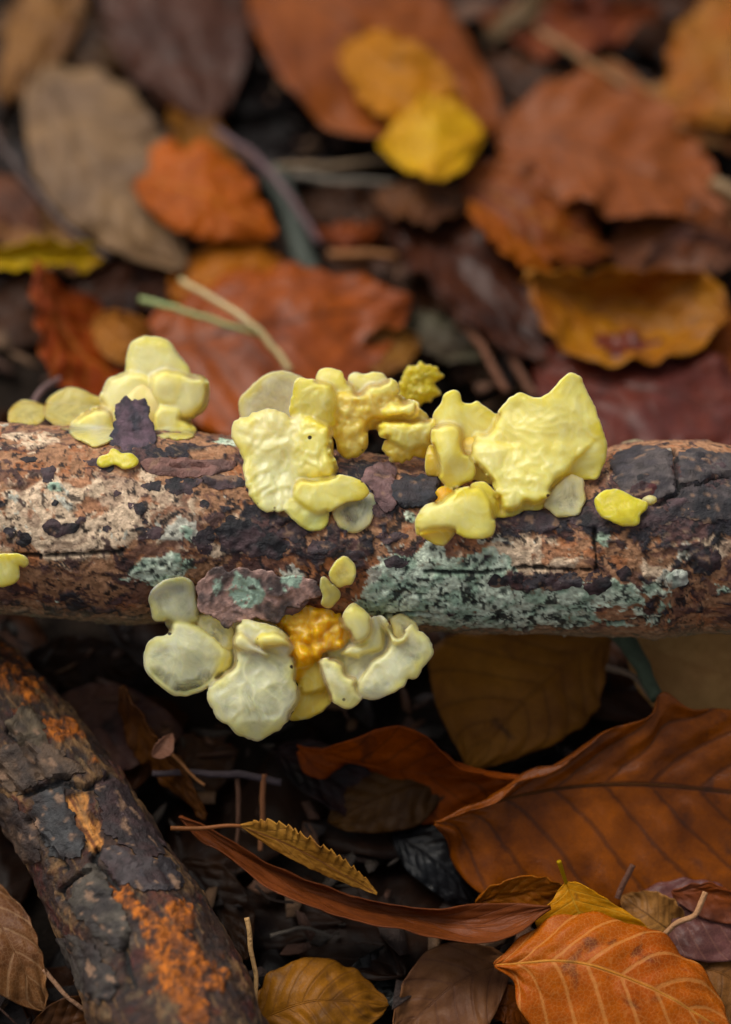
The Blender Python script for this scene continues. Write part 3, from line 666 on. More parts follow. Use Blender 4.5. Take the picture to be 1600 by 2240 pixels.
def lobe(pts, k0, mat, parent, origin, T=0.28, fold=0.10, ff=1.1, tilt=(0, 0), dome=0.25, back=0.5, und=0.18, step=0.045, sc_edge=0.03, w=None, bumps=0.0, bf=3.0, name='lobe', col=None, lich=None, ruff=0.10, clear=None, bulk=None):
    if col is None and not bulk and mat.name != 'jelly_clear' and k0 < 2.75 or mat.name == 'jelly_pale' and not bulk:
        q = np.array([((u - 800) / PPC, (1120 - v) / PPC) for u, v in pts]); poly = closed_curve(q, .05); dv = poly - poly.mean(0); z = np.full(len(poly), pts[0][0] % 37)
        nrm_ = dv / (np.linalg.norm(dv, axis=1)[:, None] + 1e-6); big_ = fbm(np.column_stack([poly * 1.6, z]), 3, .55)
        scal = np.abs(noise(np.column_stack([poly * 3.6, z + 5]))) * 1.6 + .6 * np.abs(noise(np.column_stack([poly * 8, z + 9])))
        poly = poly + nrm_ * ((0.02 + sc_edge) * big_ + (.014 + 1.0 * max(0, sc_edge - .03)) * (scal - .4))[:, None]
        PEND.append(dict(poly=poly, k0=k0, mat=mat, fold=fold, ff=ff, tilt=tilt, dome=dome, und=und, bumps=bumps, bf=bf, ruff=ruff, clear=clear)); return None
    T = bulk or (0.035 + 0.12 * T); dome = dome * 0.38; und = und * .6
    if col is None and not bulk:
        kr = float(project(np.asarray(origin))[2]); k0 = kr + (k0 - kr) * (.62 if abs(k0 - kr) > .4 else .9)
    q = np.array([((u - 800) / PPC, (1120 - v) / PPC) for u, v in pts]) * (D + k0) / D
    sd_ = (pts[0][0] * 13.7 + pts[0][1] * 7.3 + k0 * 91) % 90
    poly = closed_curve(q, step * 0.9); c = poly.mean(0); dv = poly - c
    if col is not None: sc_edge = sc_edge * 2.4
    z = np.full(len(poly), sd_)
    nrm_ = dv / (np.linalg.norm(dv, axis=1)[:, None] + 1e-6)
    if col is None:
        big_ = fbm(np.column_stack([poly * 1.6, z]), 3, .55); scal = np.abs(noise(np.column_stack([poly * 3.6, z + 5]))) * 1.6 + .6 * np.abs(noise(np.column_stack([poly * 8, z + 9])))
        am_ = 0.012 + 1.1 * max(0, sc_edge - .03)
        poly = poly + nrm_ * ((0.02 + sc_edge) * big_ + am_ * (scal - .4))[:, None]
    else:
        poly = poly + nrm_ * (sc_edge * fbm(np.column_stack([poly * 1.7, z]), 5, .6))[:, None]
    W, Tr, d = fill(poly, step); n = len(W); dmax = d.max()
    w = w or max(0.10, min(0.40, dmax * 0.7))
    pr = 1 - np.exp(-d / (w * .45)); inn = sst(0.0, w, d)
    p3 = np.column_stack([W, np.full(n, sd_)])
    wp = p3 * ff + 0.9 * np.stack([fbm(p3 * ff * .7 + 5, 2), fbm(p3 * ff * .7 + 25, 2), 0 * d], -1)
    ridge = (1 - np.abs(noise(wp)) * 2.0) ** 3; ridge2 = (1 - np.abs(noise(wp * 2.1 + 8)) * 2.0) ** 3; ridge3 = 1 - np.abs(noise(wp * 4.3 + 18)) * 2.0
    rdg = np.clip(.6 * ridge + .5 * ridge2 + .2 * ridge3, 0, 1.2) * inn
    rl = .85 * fold * (0.55 * ridge + 0.5 * ridge2 + 0.22 * ridge3 - 0.3) * inn
    rl = rl + ruff * noise(p3 * 1.5 + 33) * np.exp(-d / 0.35) + 0.10 * fbm(p3 * .9 + 70, 2) * inn
    if bumps:
        rl = rl + bumps * (np.abs(noise(p3 * bf)) * 1.6 + 0.6 * np.abs(noise(p3 * bf * 2.1 + 4))) * sst(0, .15, d)
    r2 = ((W - c) ** 2).sum(1) / (((poly - c) ** 2).sum(1).max())
    kc = k0 + tilt[0] * (W[:, 0] - c[0]) + tilt[1] * (W[:, 1] - c[1]) - dome * (1 - r2) + und * fbm(p3 * .55 + 60, 2)
    th = T * pr
    u = W[:, 0] * D / (D + k0) * PPC + 800; v = 1120 - W[:, 1] * D / (D + k0) * PPC
    vt, vb = np.interp(u, bu, bt), np.interp(u, bu, bb); rr_ = (vb - vt) / 2 / PPC; cc_ = (v - (vt + vb) / 2) / PPC
    ks = AXIS_K - np.where(np.abs(cc_) < rr_, np.sqrt(np.maximum(rr_ ** 2 - cc_ ** 2, 0)), 2.0 * (rr_ - np.abs(cc_)))   # skin of the branch behind this place
    lim = ks - 0.16 - np.maximum(rl, 0) * 0 - th * .5
    if not bulk: kc = np.where(np.abs(cc_) < rr_ + .6, -np.log(np.exp(-kc / .12) + np.exp(-lim / .12)) * .12, kc)
    kf = kc - th * .5 - rl; kb = kc + th * .5 + 0.015 - (rl if not bulk else 0)
    u = W[:, 0] * D / (D + k0) * PPC + 800; v = 1120 - W[:, 1] * D / (D + k0) * PPC
    Pf = at_k(u, v, kf); Pb = at_k(u, v, kb)
    E = set()
    for t_ in Tr:
        for a, b in ((t_[0], t_[1]), (t_[1], t_[2]), (t_[2], t_[0])): E.add((a, b))
    rim = [(a, b) for (a, b) in E if (b, a) not in E]
    # front and back share the rim vertices
    isr = np.zeros(n, bool)
    for a, b in rim: isr[a] = isr[b] = True
    Pf[isr] = at_k(u[isr], v[isr], (kc - rl)[isr]); idx = np.where(isr, np.arange(n), -1); nb = int((~isr).sum())
    idx[~isr] = n + np.arange(nb)
    f = np.vstack([Tr, idx[Tr][:, ::-1]])
    V = np.vstack([Pf, Pb[~isr]]) - origin
    a, b, c3 = V[f[0, 0]], V[f[0, 1]], V[f[0, 2]]
    if np.dot(np.cross(b - a, c3 - a), F_) > 0: f = f[:, ::-1]
    ed = np.clip(d / 0.45, 0, 1); ed = np.concatenate([ed, ed[~isr]])
    cc = None
    if col is not None:
        q3 = np.column_stack([W, np.full(n, sd_)]); m1 = sst(-.25, .3, fbm(q3 * 1.6, 5)); cc = mixc(np.tile(np.asarray(col[0], float), (n, 1)), col[1], m1)
        cc = cc * (0.6 + 0.8 * sst(-.6, .6, fbm(q3 * 6 + 9, 4)))[:, None]
        if lich:
            ml_ = sum(am * np.exp(-(((u - lu_) ** 2 + (v - lv_) ** 2) / ra ** 2)) for (lu_, lv_, ra, am) in lich)
            ml_ = sst(.35, .5, ml_ + .45 * fbm(q3 * 3.1 + 5, 5)) * (1 - .9 * sst(.3, .42, fbm(q3 * 7 + 31, 2)))
            cc = mixc(cc, LICH, ml_)
        cc = np.vstack([cc, cc[~isr] * .7])
    ed = np.clip(ed + .0 * ed, 0, 1); rdg = np.concatenate([rdg, rdg[~isr]])
    fl = {'edge': ed, 'ridge': rdg * min(1, fold / .08)}
    if clear == 'band':
        cz = .62 * sst(.10, .17, d) * (1 - sst(.34, .62, d + .22 * fbm(p3 * 1.5, 3))) * sst(1435, 1478, v); fl['clear'] = np.concatenate([cz, cz[~isr]])
    elif clear:
        cz = sum(am * np.exp(-(((u - lu_) / ru_) ** 2 + ((v - lv_) / rv_) ** 2)) for (lu_, lv_, ru_, rv_, am) in clear)
        cz = .75 * sst(.25, .8, cz + .3 * fbm(p3 * 2.6 + 9, 4)) * sst(.06, .14, d); fl['clear'] = np.concatenate([cz, cz[~isr]])
    return put(name, mesh(name, V, f, cc, floats=fl), mat, parent)

lobe([(247, 905), (252, 885), (272, 860), (285, 866), (298, 872), (318, 874), (328, 890), (331, 915), (340, 940), (344, 965), (320, 985), (285, 992), (250, 985), (240, 972), (247, 935)], 1.15, FLAKE, branch, BO, T=.1, fold=.06, dome=.1, tilt=(0, .35), name='bark_flap', col=(lin(92, 70, 80), lin(46, 44, 54)), sc_edge=.09)
lobe([(425, 1325), (430, 1290), (440, 1262), (480, 1236), (500, 1252), (520, 1240), (590, 1246), (620, 1262), (650, 1258), (690, 1273), (705, 1300), (672, 1318), (660, 1334), (632, 1330), (607, 1357), (560, 1356), (545, 1366), (515, 1362), (497, 1376), (470, 1358), (452, 1350)], -.05, FLAKE, branch, BO, T=.1, fold=.14, dome=.25, tilt=(0, -.25), name='bark_flap', col=(lin(186, 146, 132), lin(96, 80, 76)), lich=[(535, 1285, 30, 1.1), (550, 1310, 24, .8), (640, 1258, 40, .8), (470, 1285, 24, .6)], sc_edge=.08)

FUN = []
def fungus(base, label, group=None, name='jelly_fungus'):
    if FUN: grow(*FUN[-1])
    o = bpy.data.objects.new(name, None); sc.collection.objects.link(o); o.empty_display_size = 0.01; FUN.append((o, np.array(base, float)))
    o.location = Vector(np.asarray(base) * S); tag(o, label, 'fungus', group); return o

def z1(l): return [(x * .3125, 720 + y * .3125) for x, y in l]
def z3(l): return [(880 + x * .35, 790 + y * .35) for x, y in l]
def z4(l): return [(300 + x * .2375, 1200 + y * .2375) for x, y in l]
def z5(l): return [(580 + x * .2375, 1200 + y * .2375) for x, y in l]

# pale fungus behind the bark flap
o0 = at_k(300, 940, 2.0); f = fungus(o0, 'pale lemon jelly fungus with rounded lobes behind the upright dark bark flap')
lobe([(275, 800), (278, 770), (290, 750), (315, 738), (350, 738), (375, 750), (390, 775), (405, 790), (418, 815), (445, 822), (458, 845), (457, 880), (440, 905), (420, 918), (428, 950), (410, 960), (350, 956), (320, 965), (245, 965), (210, 976), (160, 953), (153, 940), (185, 902), (215, 890), (220, 866), (235, 832), (276, 812)], 3.1, PALE, f, o0, T=.5, fold=.05, dome=.3)
lobe([(260, 860), (310, 830), (380, 850), (420, 890), (390, 940), (300, 960), (220, 945), (225, 900)], 2.7, PALE, f, o0, bulk=.9, fold=.02, dome=.2, name='body')
lobe([(275, 800), (278, 770), (290, 750), (315, 738), (350, 738), (375, 750), (390, 775), (405, 790), (416, 808), (420, 840), (400, 880), (350, 890), (300, 870), (278, 825)], 3.0, PALE, f, o0, T=.42, fold=.03, dome=.3)
lobe([(326, 830), (340, 812), (365, 806), (400, 812), (425, 823), (445, 822), (458, 845), (457, 880), (440, 905), (412, 918), (380, 917), (345, 905), (328, 865)], 2.2, PALE, f, o0, T=.45, fold=.04, dome=.35)
lobe([(235, 832), (255, 820), (285, 812), (325, 822), (345, 862), (340, 930), (290, 950), (250, 915), (225, 888), (218, 868)], 2.6, PALE, f, o0, T=.4, fold=.04, dome=.3)
lobe([(152, 940), (160, 920), (185, 900), (215, 888), (245, 900), (256, 940), (245, 965), (210, 978), (185, 968), (160, 955)], 1.75, PALE, f, o0, T=.34, fold=.03, dome=.2)
lobe([(332, 905), (350, 885), (390, 890), (398, 915), (396, 945), (370, 958), (350, 957), (336, 935)], 1.9, PALE, f, o0, T=.32, fold=.03, dome=.2)
lobe([(375, 920), (400, 912), (425, 930), (430, 950), (410, 962), (375, 960), (365, 940)], 2.0, YEL, f, o0, T=.26, fold=.02, dome=.15)
lobe([(335, 822), (360, 808), (392, 820), (402, 850), (385, 885), (350, 885), (330, 850)], 2.02, PALE, f, o0, T=.25, fold=.02, dome=.2)
# dull fungus further left
o0 = at_k(130, 925, 3.0); f = fungus(o0, 'dull ochre jelly fungus behind the branch crossed by a curved leaf stalk')
lobe([(95, 905), (105, 872), (140, 850), (165, 850), (200, 862), (225, 875), (215, 910), (180, 935), (140, 940), (110, 925)], 3.4, DUSK, f, o0, T=.4, fold=.04, dome=.3)
lobe([(16, 915), (25, 890), (50, 875), (75, 880), (100, 890), (95, 920), (60, 935), (30, 930)], 3.6, DUSK, f, o0, T=.35, fold=.04, dome=.3)
# central ruffled fungus
o0 = at_k(680, 1060, 0.6); f = fungus(o0, 'large ruffled yellow jelly fungus with amber middle on top of the branch')
lobe([(523, 900), (525, 870), (545, 848), (580, 820), (610, 812), (645, 818), (665, 832), (655, 880), (645, 920), (600, 925), (540, 925)], 3.0, GHOST, f, o0, T=.4, fold=.03, dome=.3)
lobe([(760, 828), (775, 813), (800, 819), (820, 812), (843, 820), (850, 845), (800, 870), (765, 855)], 2.6, PALE, f, o0, T=.35, fold=.05)
lobe([(690, 832), (700, 810), (720, 805), (748, 812), (755, 830), (780, 845), (778, 885), (735, 890), (700, 860)], 1.4, YEL, f, o0, T=.4, fold=.05)
lobe([(730, 860), (760, 850), (800, 855), (850, 846), (880, 870), (890, 905), (850, 920), (815, 925), (806, 945), (806, 975), (800, 990), (780, 1000), (755, 995), (740, 975), (727, 955), (722, 920)], 1.0, DEEP, f, o0, T=.4, fold=.2, ff=2.2, bumps=.10, bf=3.0, sc_edge=.09)
lobe([(790, 858), (800, 842), (830, 832), (862, 830), (876, 846), (870, 866), (840, 872), (805, 875)], 1.0, YEL, f, o0, T=.35, fold=.14, ff=2.4, sc_edge=.08, bumps=.05)
lobe([(832, 900), (850, 877), (880, 880), (895, 873), (912, 880), (917, 900), (905, 916), (870, 914), (845, 915)], 0.6, YEL, f, o0, T=.35, fold=.14, ff=2.4, sc_edge=.08, bumps=.05)
lobe([(820, 930), (850, 915), (900, 918), (945, 918), (955, 950), (942, 975), (915, 978), (895, 987), (870, 978), (845, 962)], 0.7, YEL, f, o0, T=.36, fold=.18, ff=2.4, sc_edge=.09, bumps=.06)
lobe([(845, 960), (880, 972), (910, 978), (940, 970), (935, 1000), (905, 1000), (890, 1008), (870, 1015), (850, 1005), (838, 985)], 1.0, DEEP, f, o0, T=.34, fold=.14, ff=2.2, bumps=.08, sc_edge=.09)
lobe([(507, 935), (515, 920), (545, 905), (580, 897), (615, 900), (640, 912), (665, 902), (705, 922), (727, 935), (722, 985), (737, 1010), (740, 1040), (705, 1052), (665, 1055), (655, 1075), (655, 1100), (640, 1120), (620, 1122), (580, 1118), (560, 1105), (545, 1085), (538, 1050), (530, 1010), (522, 985), (508, 960)],
     0.35, PALE, f, o0, T=.55, fold=.17, ff=1.3, dome=.5, sc_edge=.08, bumps=.05, bf=2.4)
lobe([(640, 940), (665, 915), (705, 920), (727, 940), (722, 985), (737, 1012), (738, 1042), (705, 1052), (665, 1050), (630, 1030), (622, 980)], 0.0, YEL, f, o0, T=.4, fold=.24, ff=1.9, dome=.3, sc_edge=.08, bumps=.06, bf=2.6, tilt=(-.25, 0))
lobe([(632, 885), (640, 860), (648, 830), (665, 826), (690, 828), (722, 835), (740, 862), (737, 895), (732, 935), (700, 945), (660, 930), (640, 925)], 0.5, YEL, f, o0, T=.45, fold=.18, ff=1.7, dome=.35, sc_edge=.06, tilt=(0, -.2))
lobe([(618, 1110), (640, 1085), (690, 1100), (718, 1115), (716, 1145), (700, 1160), (675, 1162), (655, 1148), (635, 1132)], -0.35, YEL, f, o0, T=.35, fold=.16, ff=1.5, dome=.25)
lobe([(730, 1112), (750, 1090), (790, 1075), (812, 1078), (823, 1095), (820, 1120), (810, 1145), (790, 1162), (770, 1167), (745, 1155), (732, 1135)], -0.35, CLEAR, f, o0, T=.32, fold=.04, dome=.2)
lobe([(640, 1065), (655, 1045), (690, 1048), (740, 1037), (780, 1045), (800, 1060), (809, 1078), (795, 1092), (760, 1100), (740, 1110), (720, 1121), (695, 1126), (665, 1112), (642, 1092)], -0.75, YEL, f, o0, T=.34, fold=.07, ff=1.0, dome=.2, tilt=(0, .12))
lobe([(735, 890), (800, 870), (850, 858), (900, 880), (940, 915), (948, 960), (900, 975), (850, 955), (815, 940), (770, 960), (735, 940)], 1.7, DEEP, f, o0, T=.4, fold=.14, ff=2.0, bumps=.08, sc_edge=.06)
lobe([(560, 940), (640, 930), (720, 950), (725, 1010), (700, 1060), (620, 1080), (570, 1040)], .9, YEL, f, o0, bulk=.8, fold=.03, dome=.2, name='body')
# crinkled one behind
o0 = at_k(915, 880, 3.0); f = fungus(o0, 'small crinkled greenish yellow jelly fungus behind the ruffled ones')
lobe([(868, 855), (876, 825), (890, 808), (912, 797), (945, 800), (969, 820), (955, 838), (962, 855), (940, 872), (915, 888), (885, 885)], 3.0, LEMON, f, o0, T=.4, fold=.18, ff=2.2, sc_edge=.11, bumps=.08)
# right smooth fungus
o0 = at_k(1120, 1110, 0.3); f = fungus(o0, 'big butter yellow jelly fungus with a tall pointed lobe astride the branch')
lobe(z3([(190, 380), (200, 320), (240, 270), (268, 205), (320, 178), (362, 200), (378, 255), (430, 262), (470, 245), (520, 280), (570, 327), (620, 330), (640, 420), (560, 480), (460, 520), (420, 580), (370, 570), (320, 500), (230, 440)]), 1.1, YEL, f, o0, T=.45, fold=.07, dome=.4)
lobe(z3([(590, 335), (660, 245), (740, 198), (810, 222), (870, 225), (930, 180), (1020, 88), (1060, 70), (1110, 90), (1150, 160), (1200, 270), (1240, 380), (1265, 460), (1280, 540), (1265, 640), (1222, 735), (1150, 742), (1060, 740), (960, 800), (800, 850), (640, 830), (520, 700), (440, 600), (430, 500), (460, 440), (530, 440)]),
     0.45, YEL, f, o0, T=.65, fold=.10, ff=1.2, dome=.6, und=.25, sc_edge=.04)
lobe(z3([(560, 850), (700, 850), (880, 860), (860, 930), (760, 935), (700, 962), (630, 980), (575, 965)]), 0.1, DEEP, f, o0, T=.4, fold=.1, ff=1.5, sc_edge=.05)
lobe(z3([(150, 705), (143, 600), (170, 520), (230, 560), (240, 700), (200, 720)]), .5, DEEP, f, o0, T=.3, fold=.03)
lobe(z3([(205, 880), (225, 800), (290, 780), (330, 830), (270, 890)]), -.2, AMB, f, o0, T=.3, fold=.05)
lobe(z3([(890, 895), (940, 800), (1050, 705), (1135, 730), (1142, 800), (1147, 870), (1110, 950), (1050, 972), (980, 982), (925, 935)]), -0.15, CLEAR, f, o0, T=.26, fold=.04, dome=.15)
lobe(z3([(420, 510), (520, 478), (680, 500), (760, 465), (900, 475), (1000, 465), (1120, 430), (1235, 470), (1170, 560), (1090, 640), (1030, 720), (985, 745), (940, 805), (900, 872), (830, 902), (775, 888), (740, 920), (640, 940), (600, 850), (545, 745), (480, 670), (428, 600)]),
     0.0, YEL, f, o0, T=.5, fold=.14, ff=1.6, dome=.35, sc_edge=.05, bumps=.03, bf=2.4, tilt=(0, .36))
lobe(z3([(430, 780), (500, 750), (560, 790), (610, 860), (605, 930), (590, 975), (540, 970), (470, 870)]), -0.5, YEL, f, o0, T=.35, fold=.06)
lobe(z3([(185, 530), (188, 430), (240, 385), (330, 380), (380, 430), (392, 540), (440, 610), (462, 700), (440, 745), (380, 772), (330, 802), (290, 802), (250, 760), (220, 700), (215, 620)]), -0.1, YEL, f, o0, T=.5, fold=.06, dome=.4)
lobe(z3([(85, 1045), (90, 980), (150, 900), (230, 870), (300, 812), (420, 782), (500, 782), (560, 870), (580, 960), (577, 1060), (540, 1100), (480, 1112), (400, 1105), (345, 1085), (315, 1068), (230, 1060), (150, 1075), (95, 1090)]),
     -1.1, YEL, f, o0, T=.42, fold=.06, ff=.8, dome=.35, tilt=(0, .15))
lobe(z3([(95, 1060), (150, 1020), (250, 1020), (330, 1050), (305, 1110), (270, 1145), (220, 1147), (150, 1112)]), -0.75, DEEP, f, o0, T=.22, fold=.02, dome=.1)
lobe(z3([(300, 500), (500, 450), (800, 400), (1050, 400), (1150, 550), (1080, 700), (880, 830), (640, 900), (480, 850), (330, 700)]), .95, YEL, f, o0, bulk=1.1, fold=.03, dome=.2, name='body')
flake(br, branch, [(1380, 1075), (1395, 1058), (1420, 1056), (1432, 1072), (1420, 1090), (1395, 1092)], .09, lin(84, 34, 34), lin(50, 24, 26), BO, name='knot', step=.05)
# small ones on the branch face
def on_branch(u, v, lift): i, j = br.near(u, v); return br.k[i, j] - lift
o0 = at_k(1360, 1110, on_branch(1360, 1110, 0)); f = fungus(o0, 'small glossy yellow jelly cup beside a wet dark knot on blackened bark')
lobe(z3([(1205, 885), (1220, 840), (1270, 810), (1340, 802), (1400, 815), (1450, 850), (1500, 868), (1535, 890), (1522, 930), (1492, 960), (1488, 1010), (1460, 1032), (1380, 1030), (1300, 1000), (1240, 960)]), on_branch(1360, 1110, .3), LEMON, f, o0, T=.26, fold=.05, dome=.15, tilt=(0, .3), und=.1)
lobe(z3([(1500, 870), (1530, 845), (1580, 845), (1585, 875), (1540, 900)]), on_branch(1420, 1092, .1), CLEAR, f, o0, T=.14, fold=.02, dome=.05)
o0 = at_k(257, 1005, on_branch(257, 1005, 0)); f = fungus(o0, 'tiny bright yellow jelly blob at the foot of the upright bark flap')
lobe(z1([(680, 930), (700, 890), (760, 870), (780, 835), (830, 850), (850, 870), (920, 870), (967, 910), (962, 950), (920, 970), (860, 978), (810, 945), (770, 960), (720, 970), (690, 955)]), on_branch(257, 1005, .22), LEMON, f, o0, T=.24, fold=.06, ff=2, dome=.1, tilt=(0, .4), und=.05)
o0 = at_k(740, 1275, on_branch(740, 1275, 0)); f = fungus(o0, 'small dull yellow twin-lobed jelly fungus on the branch above the orange core')
lobe(z5([(515, 270), (545, 258), (585, 290), (620, 330), (690, 400), (682, 460), (640, 510), (600, 552), (560, 548), (515, 505), (530, 440), (508, 360)]), on_branch(720, 1300, .25), DUSK, f, o0, T=.24, fold=.06, ff=2, dome=.1, tilt=(0, -.2), und=.05)
lobe(z5([(595, 215), (640, 130), (690, 80), (740, 65), (800, 110), (835, 170), (836, 260), (800, 330), (730, 346), (680, 362), (640, 325), (600, 275)]), on_branch(750, 1245, .28), DUSK, f, o0, T=.3, fold=.05, ff=2, dome=.15, und=.05)
o0 = at_k(20, 1250, on_branch(20, 1250, 0)); f = fungus(o0, 'small torn pale yellow jelly fungus beside the horizontal crack in the bark')
lobe([(-25, 1220), (0, 1212), (30, 1209), (55, 1216), (64, 1232), (52, 1243), (43, 1238), (44, 1262), (28, 1279), (0, 1286), (-25, 1282)], on_branch(20, 1250, .25), YEL, f, o0, T=.28, fold=.08, ff=1.6, dome=.15, und=.05)
# hanging fungus under the branch
o0 = at_k(640, 1340, 0.6); f = fungus(o0, 'translucent pale jelly fungus with orange core hanging under the branch')
lobe(z5([(-300, 640), (0, 600), (300, 560), (700, 620), (1000, 660), (1150, 760), (900, 950), (560, 1060), (200, 1050), (-150, 900)]), 1.25, GHOST, f, o0, bulk=.9, fold=.03, dome=.2, name='body')
lobe(z5([(210, 1565), (300, 1300), (540, 1270), (615, 1400), (560, 1465), (480, 1532), (380, 1572)]), 0.9, DEEP, f, o0, T=.3, fold=.03, dome=.2)
lobe(z5([(330, 1040), (480, 1040), (550, 1200), (570, 1310), (440, 1350), (320, 1340), (320, 1180)]), 0.5, DEEP, f, o0, T=.3, fold=.05, dome=.15)
lobe(z5([(80, 620), (180, 550), (350, 520), (500, 545), (640, 595), (710, 585), (720, 700), (800, 820), (760, 900), (650, 955), (540, 975), (480, 1040), (400, 1100), (340, 1230), (270, 1200), (260, 1050), (230, 960), (240, 880), (190, 780), (110, 700)]), 0.55, AMB, f, o0, T=.5, fold=.10, ff=1.6, bumps=.20, bf=2.4, dome=.4, sc_edge=.08)
lobe(z4([(520, 620), (700, 620), (860, 700), (900, 800), (880, 920), (780, 940), (660, 930), (600, 800)]), 0.45, CLEAR, f, o0, T=.35, fold=.10, dome=.2)
lobe(z4([(105, 475), (130, 390), (190, 330), (270, 290), (380, 265), (470, 280), (535, 350), (545, 450), (560, 560), (600, 660), (500, 710), (350, 705), (250, 672), (170, 667), (130, 600), (115, 540)]), 0.15, GHOST, f, o0, T=.4, fold=.05, dome=.35, tilt=(0, -.2))
lobe(z4([(260, 660), (560, 600), (900, 640), (1000, 800), (960, 1050), (760, 1200), (560, 1000), (380, 850)]), .8, GHOST, f, o0, T=.4, fold=.08, dome=.2)
lobe(z4([(740, 900), (860, 890), (892, 980), (882, 1080), (820, 1152), (750, 1155), (720, 1050)]), 0.45, GHOST, f, o0, T=.3, fold=.04)
lobe(z4([(60, 1055), (70, 920), (110, 850), (180, 815), (260, 805), (295, 770), (300, 680), (420, 650), (560, 680), (640, 730), (720, 800), (800, 880), (842, 960), (820, 1060), (770, 1150), (720, 1220), (640, 1290), (540, 1340), (440, 1360), (350, 1350), (240, 1292), (150, 1222), (85, 1142)]),
     0.2, GHOST, f, o0, T=.42, fold=.09, ff=.9, dome=.35, und=.2, clear='band')
lobe(z4([(648, 1345), (670, 1260), (740, 1190), (800, 1130), (870, 1080), (890, 1000), (880, 900), (1000, 850), (1200, 930), (1320, 980), (1412, 980), (1452, 1050), (1482, 1130), (1472, 1240), (1507, 1320), (1492, 1430), (1420, 1552), (1330, 1642), (1200, 1722), (1100, 1767), (1000, 1747), (900, 1692), (830, 1612), (740, 1562), (680, 1450)]),
     -0.15, GHOST, f, o0, T=.5, fold=.13, ff=1.0, dome=.5, und=.2, sc_edge=.05)
lobe(z4([(870, 890), (880, 800), (890, 680), (1000, 650), (1150, 680), (1290, 720), (1385, 790), (1442, 890), (1425, 980), (1350, 1010), (1250, 970), (1150, 900), (1000, 900), (920, 930)]), -0.25, GHOST, f, o0, T=.42, fold=.12, ff=1.2, dome=.35)
lobe(z4([(868, 865), (890, 790), (960, 755), (1010, 795), (1080, 855), (1150, 905), (1232, 960), (1200, 1012), (1100, 985), (980, 955), (890, 925)]), -0.85, GHOST, f, o0, T=.3, fold=.04, dome=.15)
lobe(z4([(1080, 860), (1120, 780), (1220, 745), (1340, 770), (1430, 860), (1435, 930), (1350, 905), (1220, 920), (1130, 910)]), -0.75, PALE, f, o0, T=.32, fold=.05, dome=.25)
lobe(z5([(1150, 650), (1240, 605), (1330, 640), (1410, 720), (1420, 900), (1290, 1000), (1190, 900), (1180, 760)]), .5, CLEAR, f, o0, T=.3, fold=.06)
lobe(z5([(560, 960), (700, 880), (900, 780), (1150, 700), (1280, 760), (1300, 950), (1100, 1180), (900, 1290), (760, 1240), (680, 1100)]), .75, GHOST, f, o0, T=.4, fold=.08, dome=.2)
lobe(z5([(690, 970), (780, 870), (900, 860), (970, 650), (1060, 635), (1112, 800), (1105, 900), (1050, 960), (960, 982), (900, 1002), (860, 1032), (770, 1010)]), 0.2, GHOST, f, o0, T=.34, fold=.07, ff=1.3, dome=.25)
lobe(z5([(840, 1290), (850, 1200), (920, 1110), (1000, 1000), (1110, 930), (1130, 800), (1230, 800), (1290, 740), (1350, 690), (1410, 750), (1482, 790), (1532, 870), (1537, 970), (1490, 1050), (1440, 1120), (1400, 1192), (1350, 1202), (1312, 1192), (1290, 1262), (1230, 1292), (1150, 1352), (1020, 1392), (930, 1382), (870, 1345)]),
     0.15, GHOST, f, o0, T=.42, fold=.12, ff=1.0, dome=.4, sc_edge=.05)
lobe(z5([(1020, 640), (1060, 610), (1110, 640), (1160, 720), (1230, 810), (1300, 760), (1320, 850), (1240, 900), (1170, 890), (1120, 800)]), -.35, GHOST, f, o0, T=.22, fold=.03, dome=.1)
lobe(z5([(488, 1085), (500, 1030), (580, 1003), (660, 1010), (730, 1060), (760, 1150), (850, 1190), (860, 1300), (905, 1375), (860, 1422), (800, 1477), (740, 1482), (670, 1442), (610, 1392), (560, 1282), (520, 1182)]), -0.15, GHOST, f, o0, T=.36, fold=.06, dome=.3)
lobe(z5([(698, 690), (720, 600), (770, 520), (820, 488), (870, 520), (940, 590), (990, 650), (1006, 730), (980, 810), (910, 882), (840, 892), (790, 852), (780, 780), (720, 742)]), -0.35, PALE, f, o0, T=.4, fold=.03, dome=.3)

grow(*FUN[-1])

# ------------------------------------------------------------------ leaves
def leaf_surface(P, a_par, pleat, nv, bumpy, wave, sd_):
    n, m, _ = P.shape; t = np.linspace(0, 1, n)[:, None]; s = np.linspace(-1, 1, m)[None]
    du = np.gradient(P, axis=0); dv = np.gradient(P, axis=1); nr = np.cross(du, dv); nr /= (np.linalg.norm(nr, axis=2)[..., None] + 1e-9)
    if nr[..., 2].mean() < 0: nr = -nr
    ph = nv * (t - 0.24 * np.abs(s)); tri = np.abs((ph % 1) - 0.5) * 2           # 0 at half phase = vein
    p3 = np.stack(np.broadcast_arrays(t * 6 + sd_, s * 3 + 0 * t, 0 * t + sd_ + 0 * s), -1)
    sm = sst(0, .2, np.abs(s)) * sst(0, .08, t) * (1 - sst(.9, 1, t))
    dsp = pleat * (tri ** 0.8 - .5) * sm + bumpy * fbm(p3 * .8, 3) + wave * np.abs(s) ** 2 * noise(p3 * [1.6, .3, 1]) * 1.6
    dsp = dsp - 0.03 * np.exp(-(s / .05) ** 2) * (1 - t)
    return P + nr * dsp[..., None], nr

def beech(t, sharp=1.0): return (np.sin(math.pi * np.clip(t, 0, 1) ** 0.86) + 1e-9) ** 0.72 * (1 - 0.12 * t ** 6)

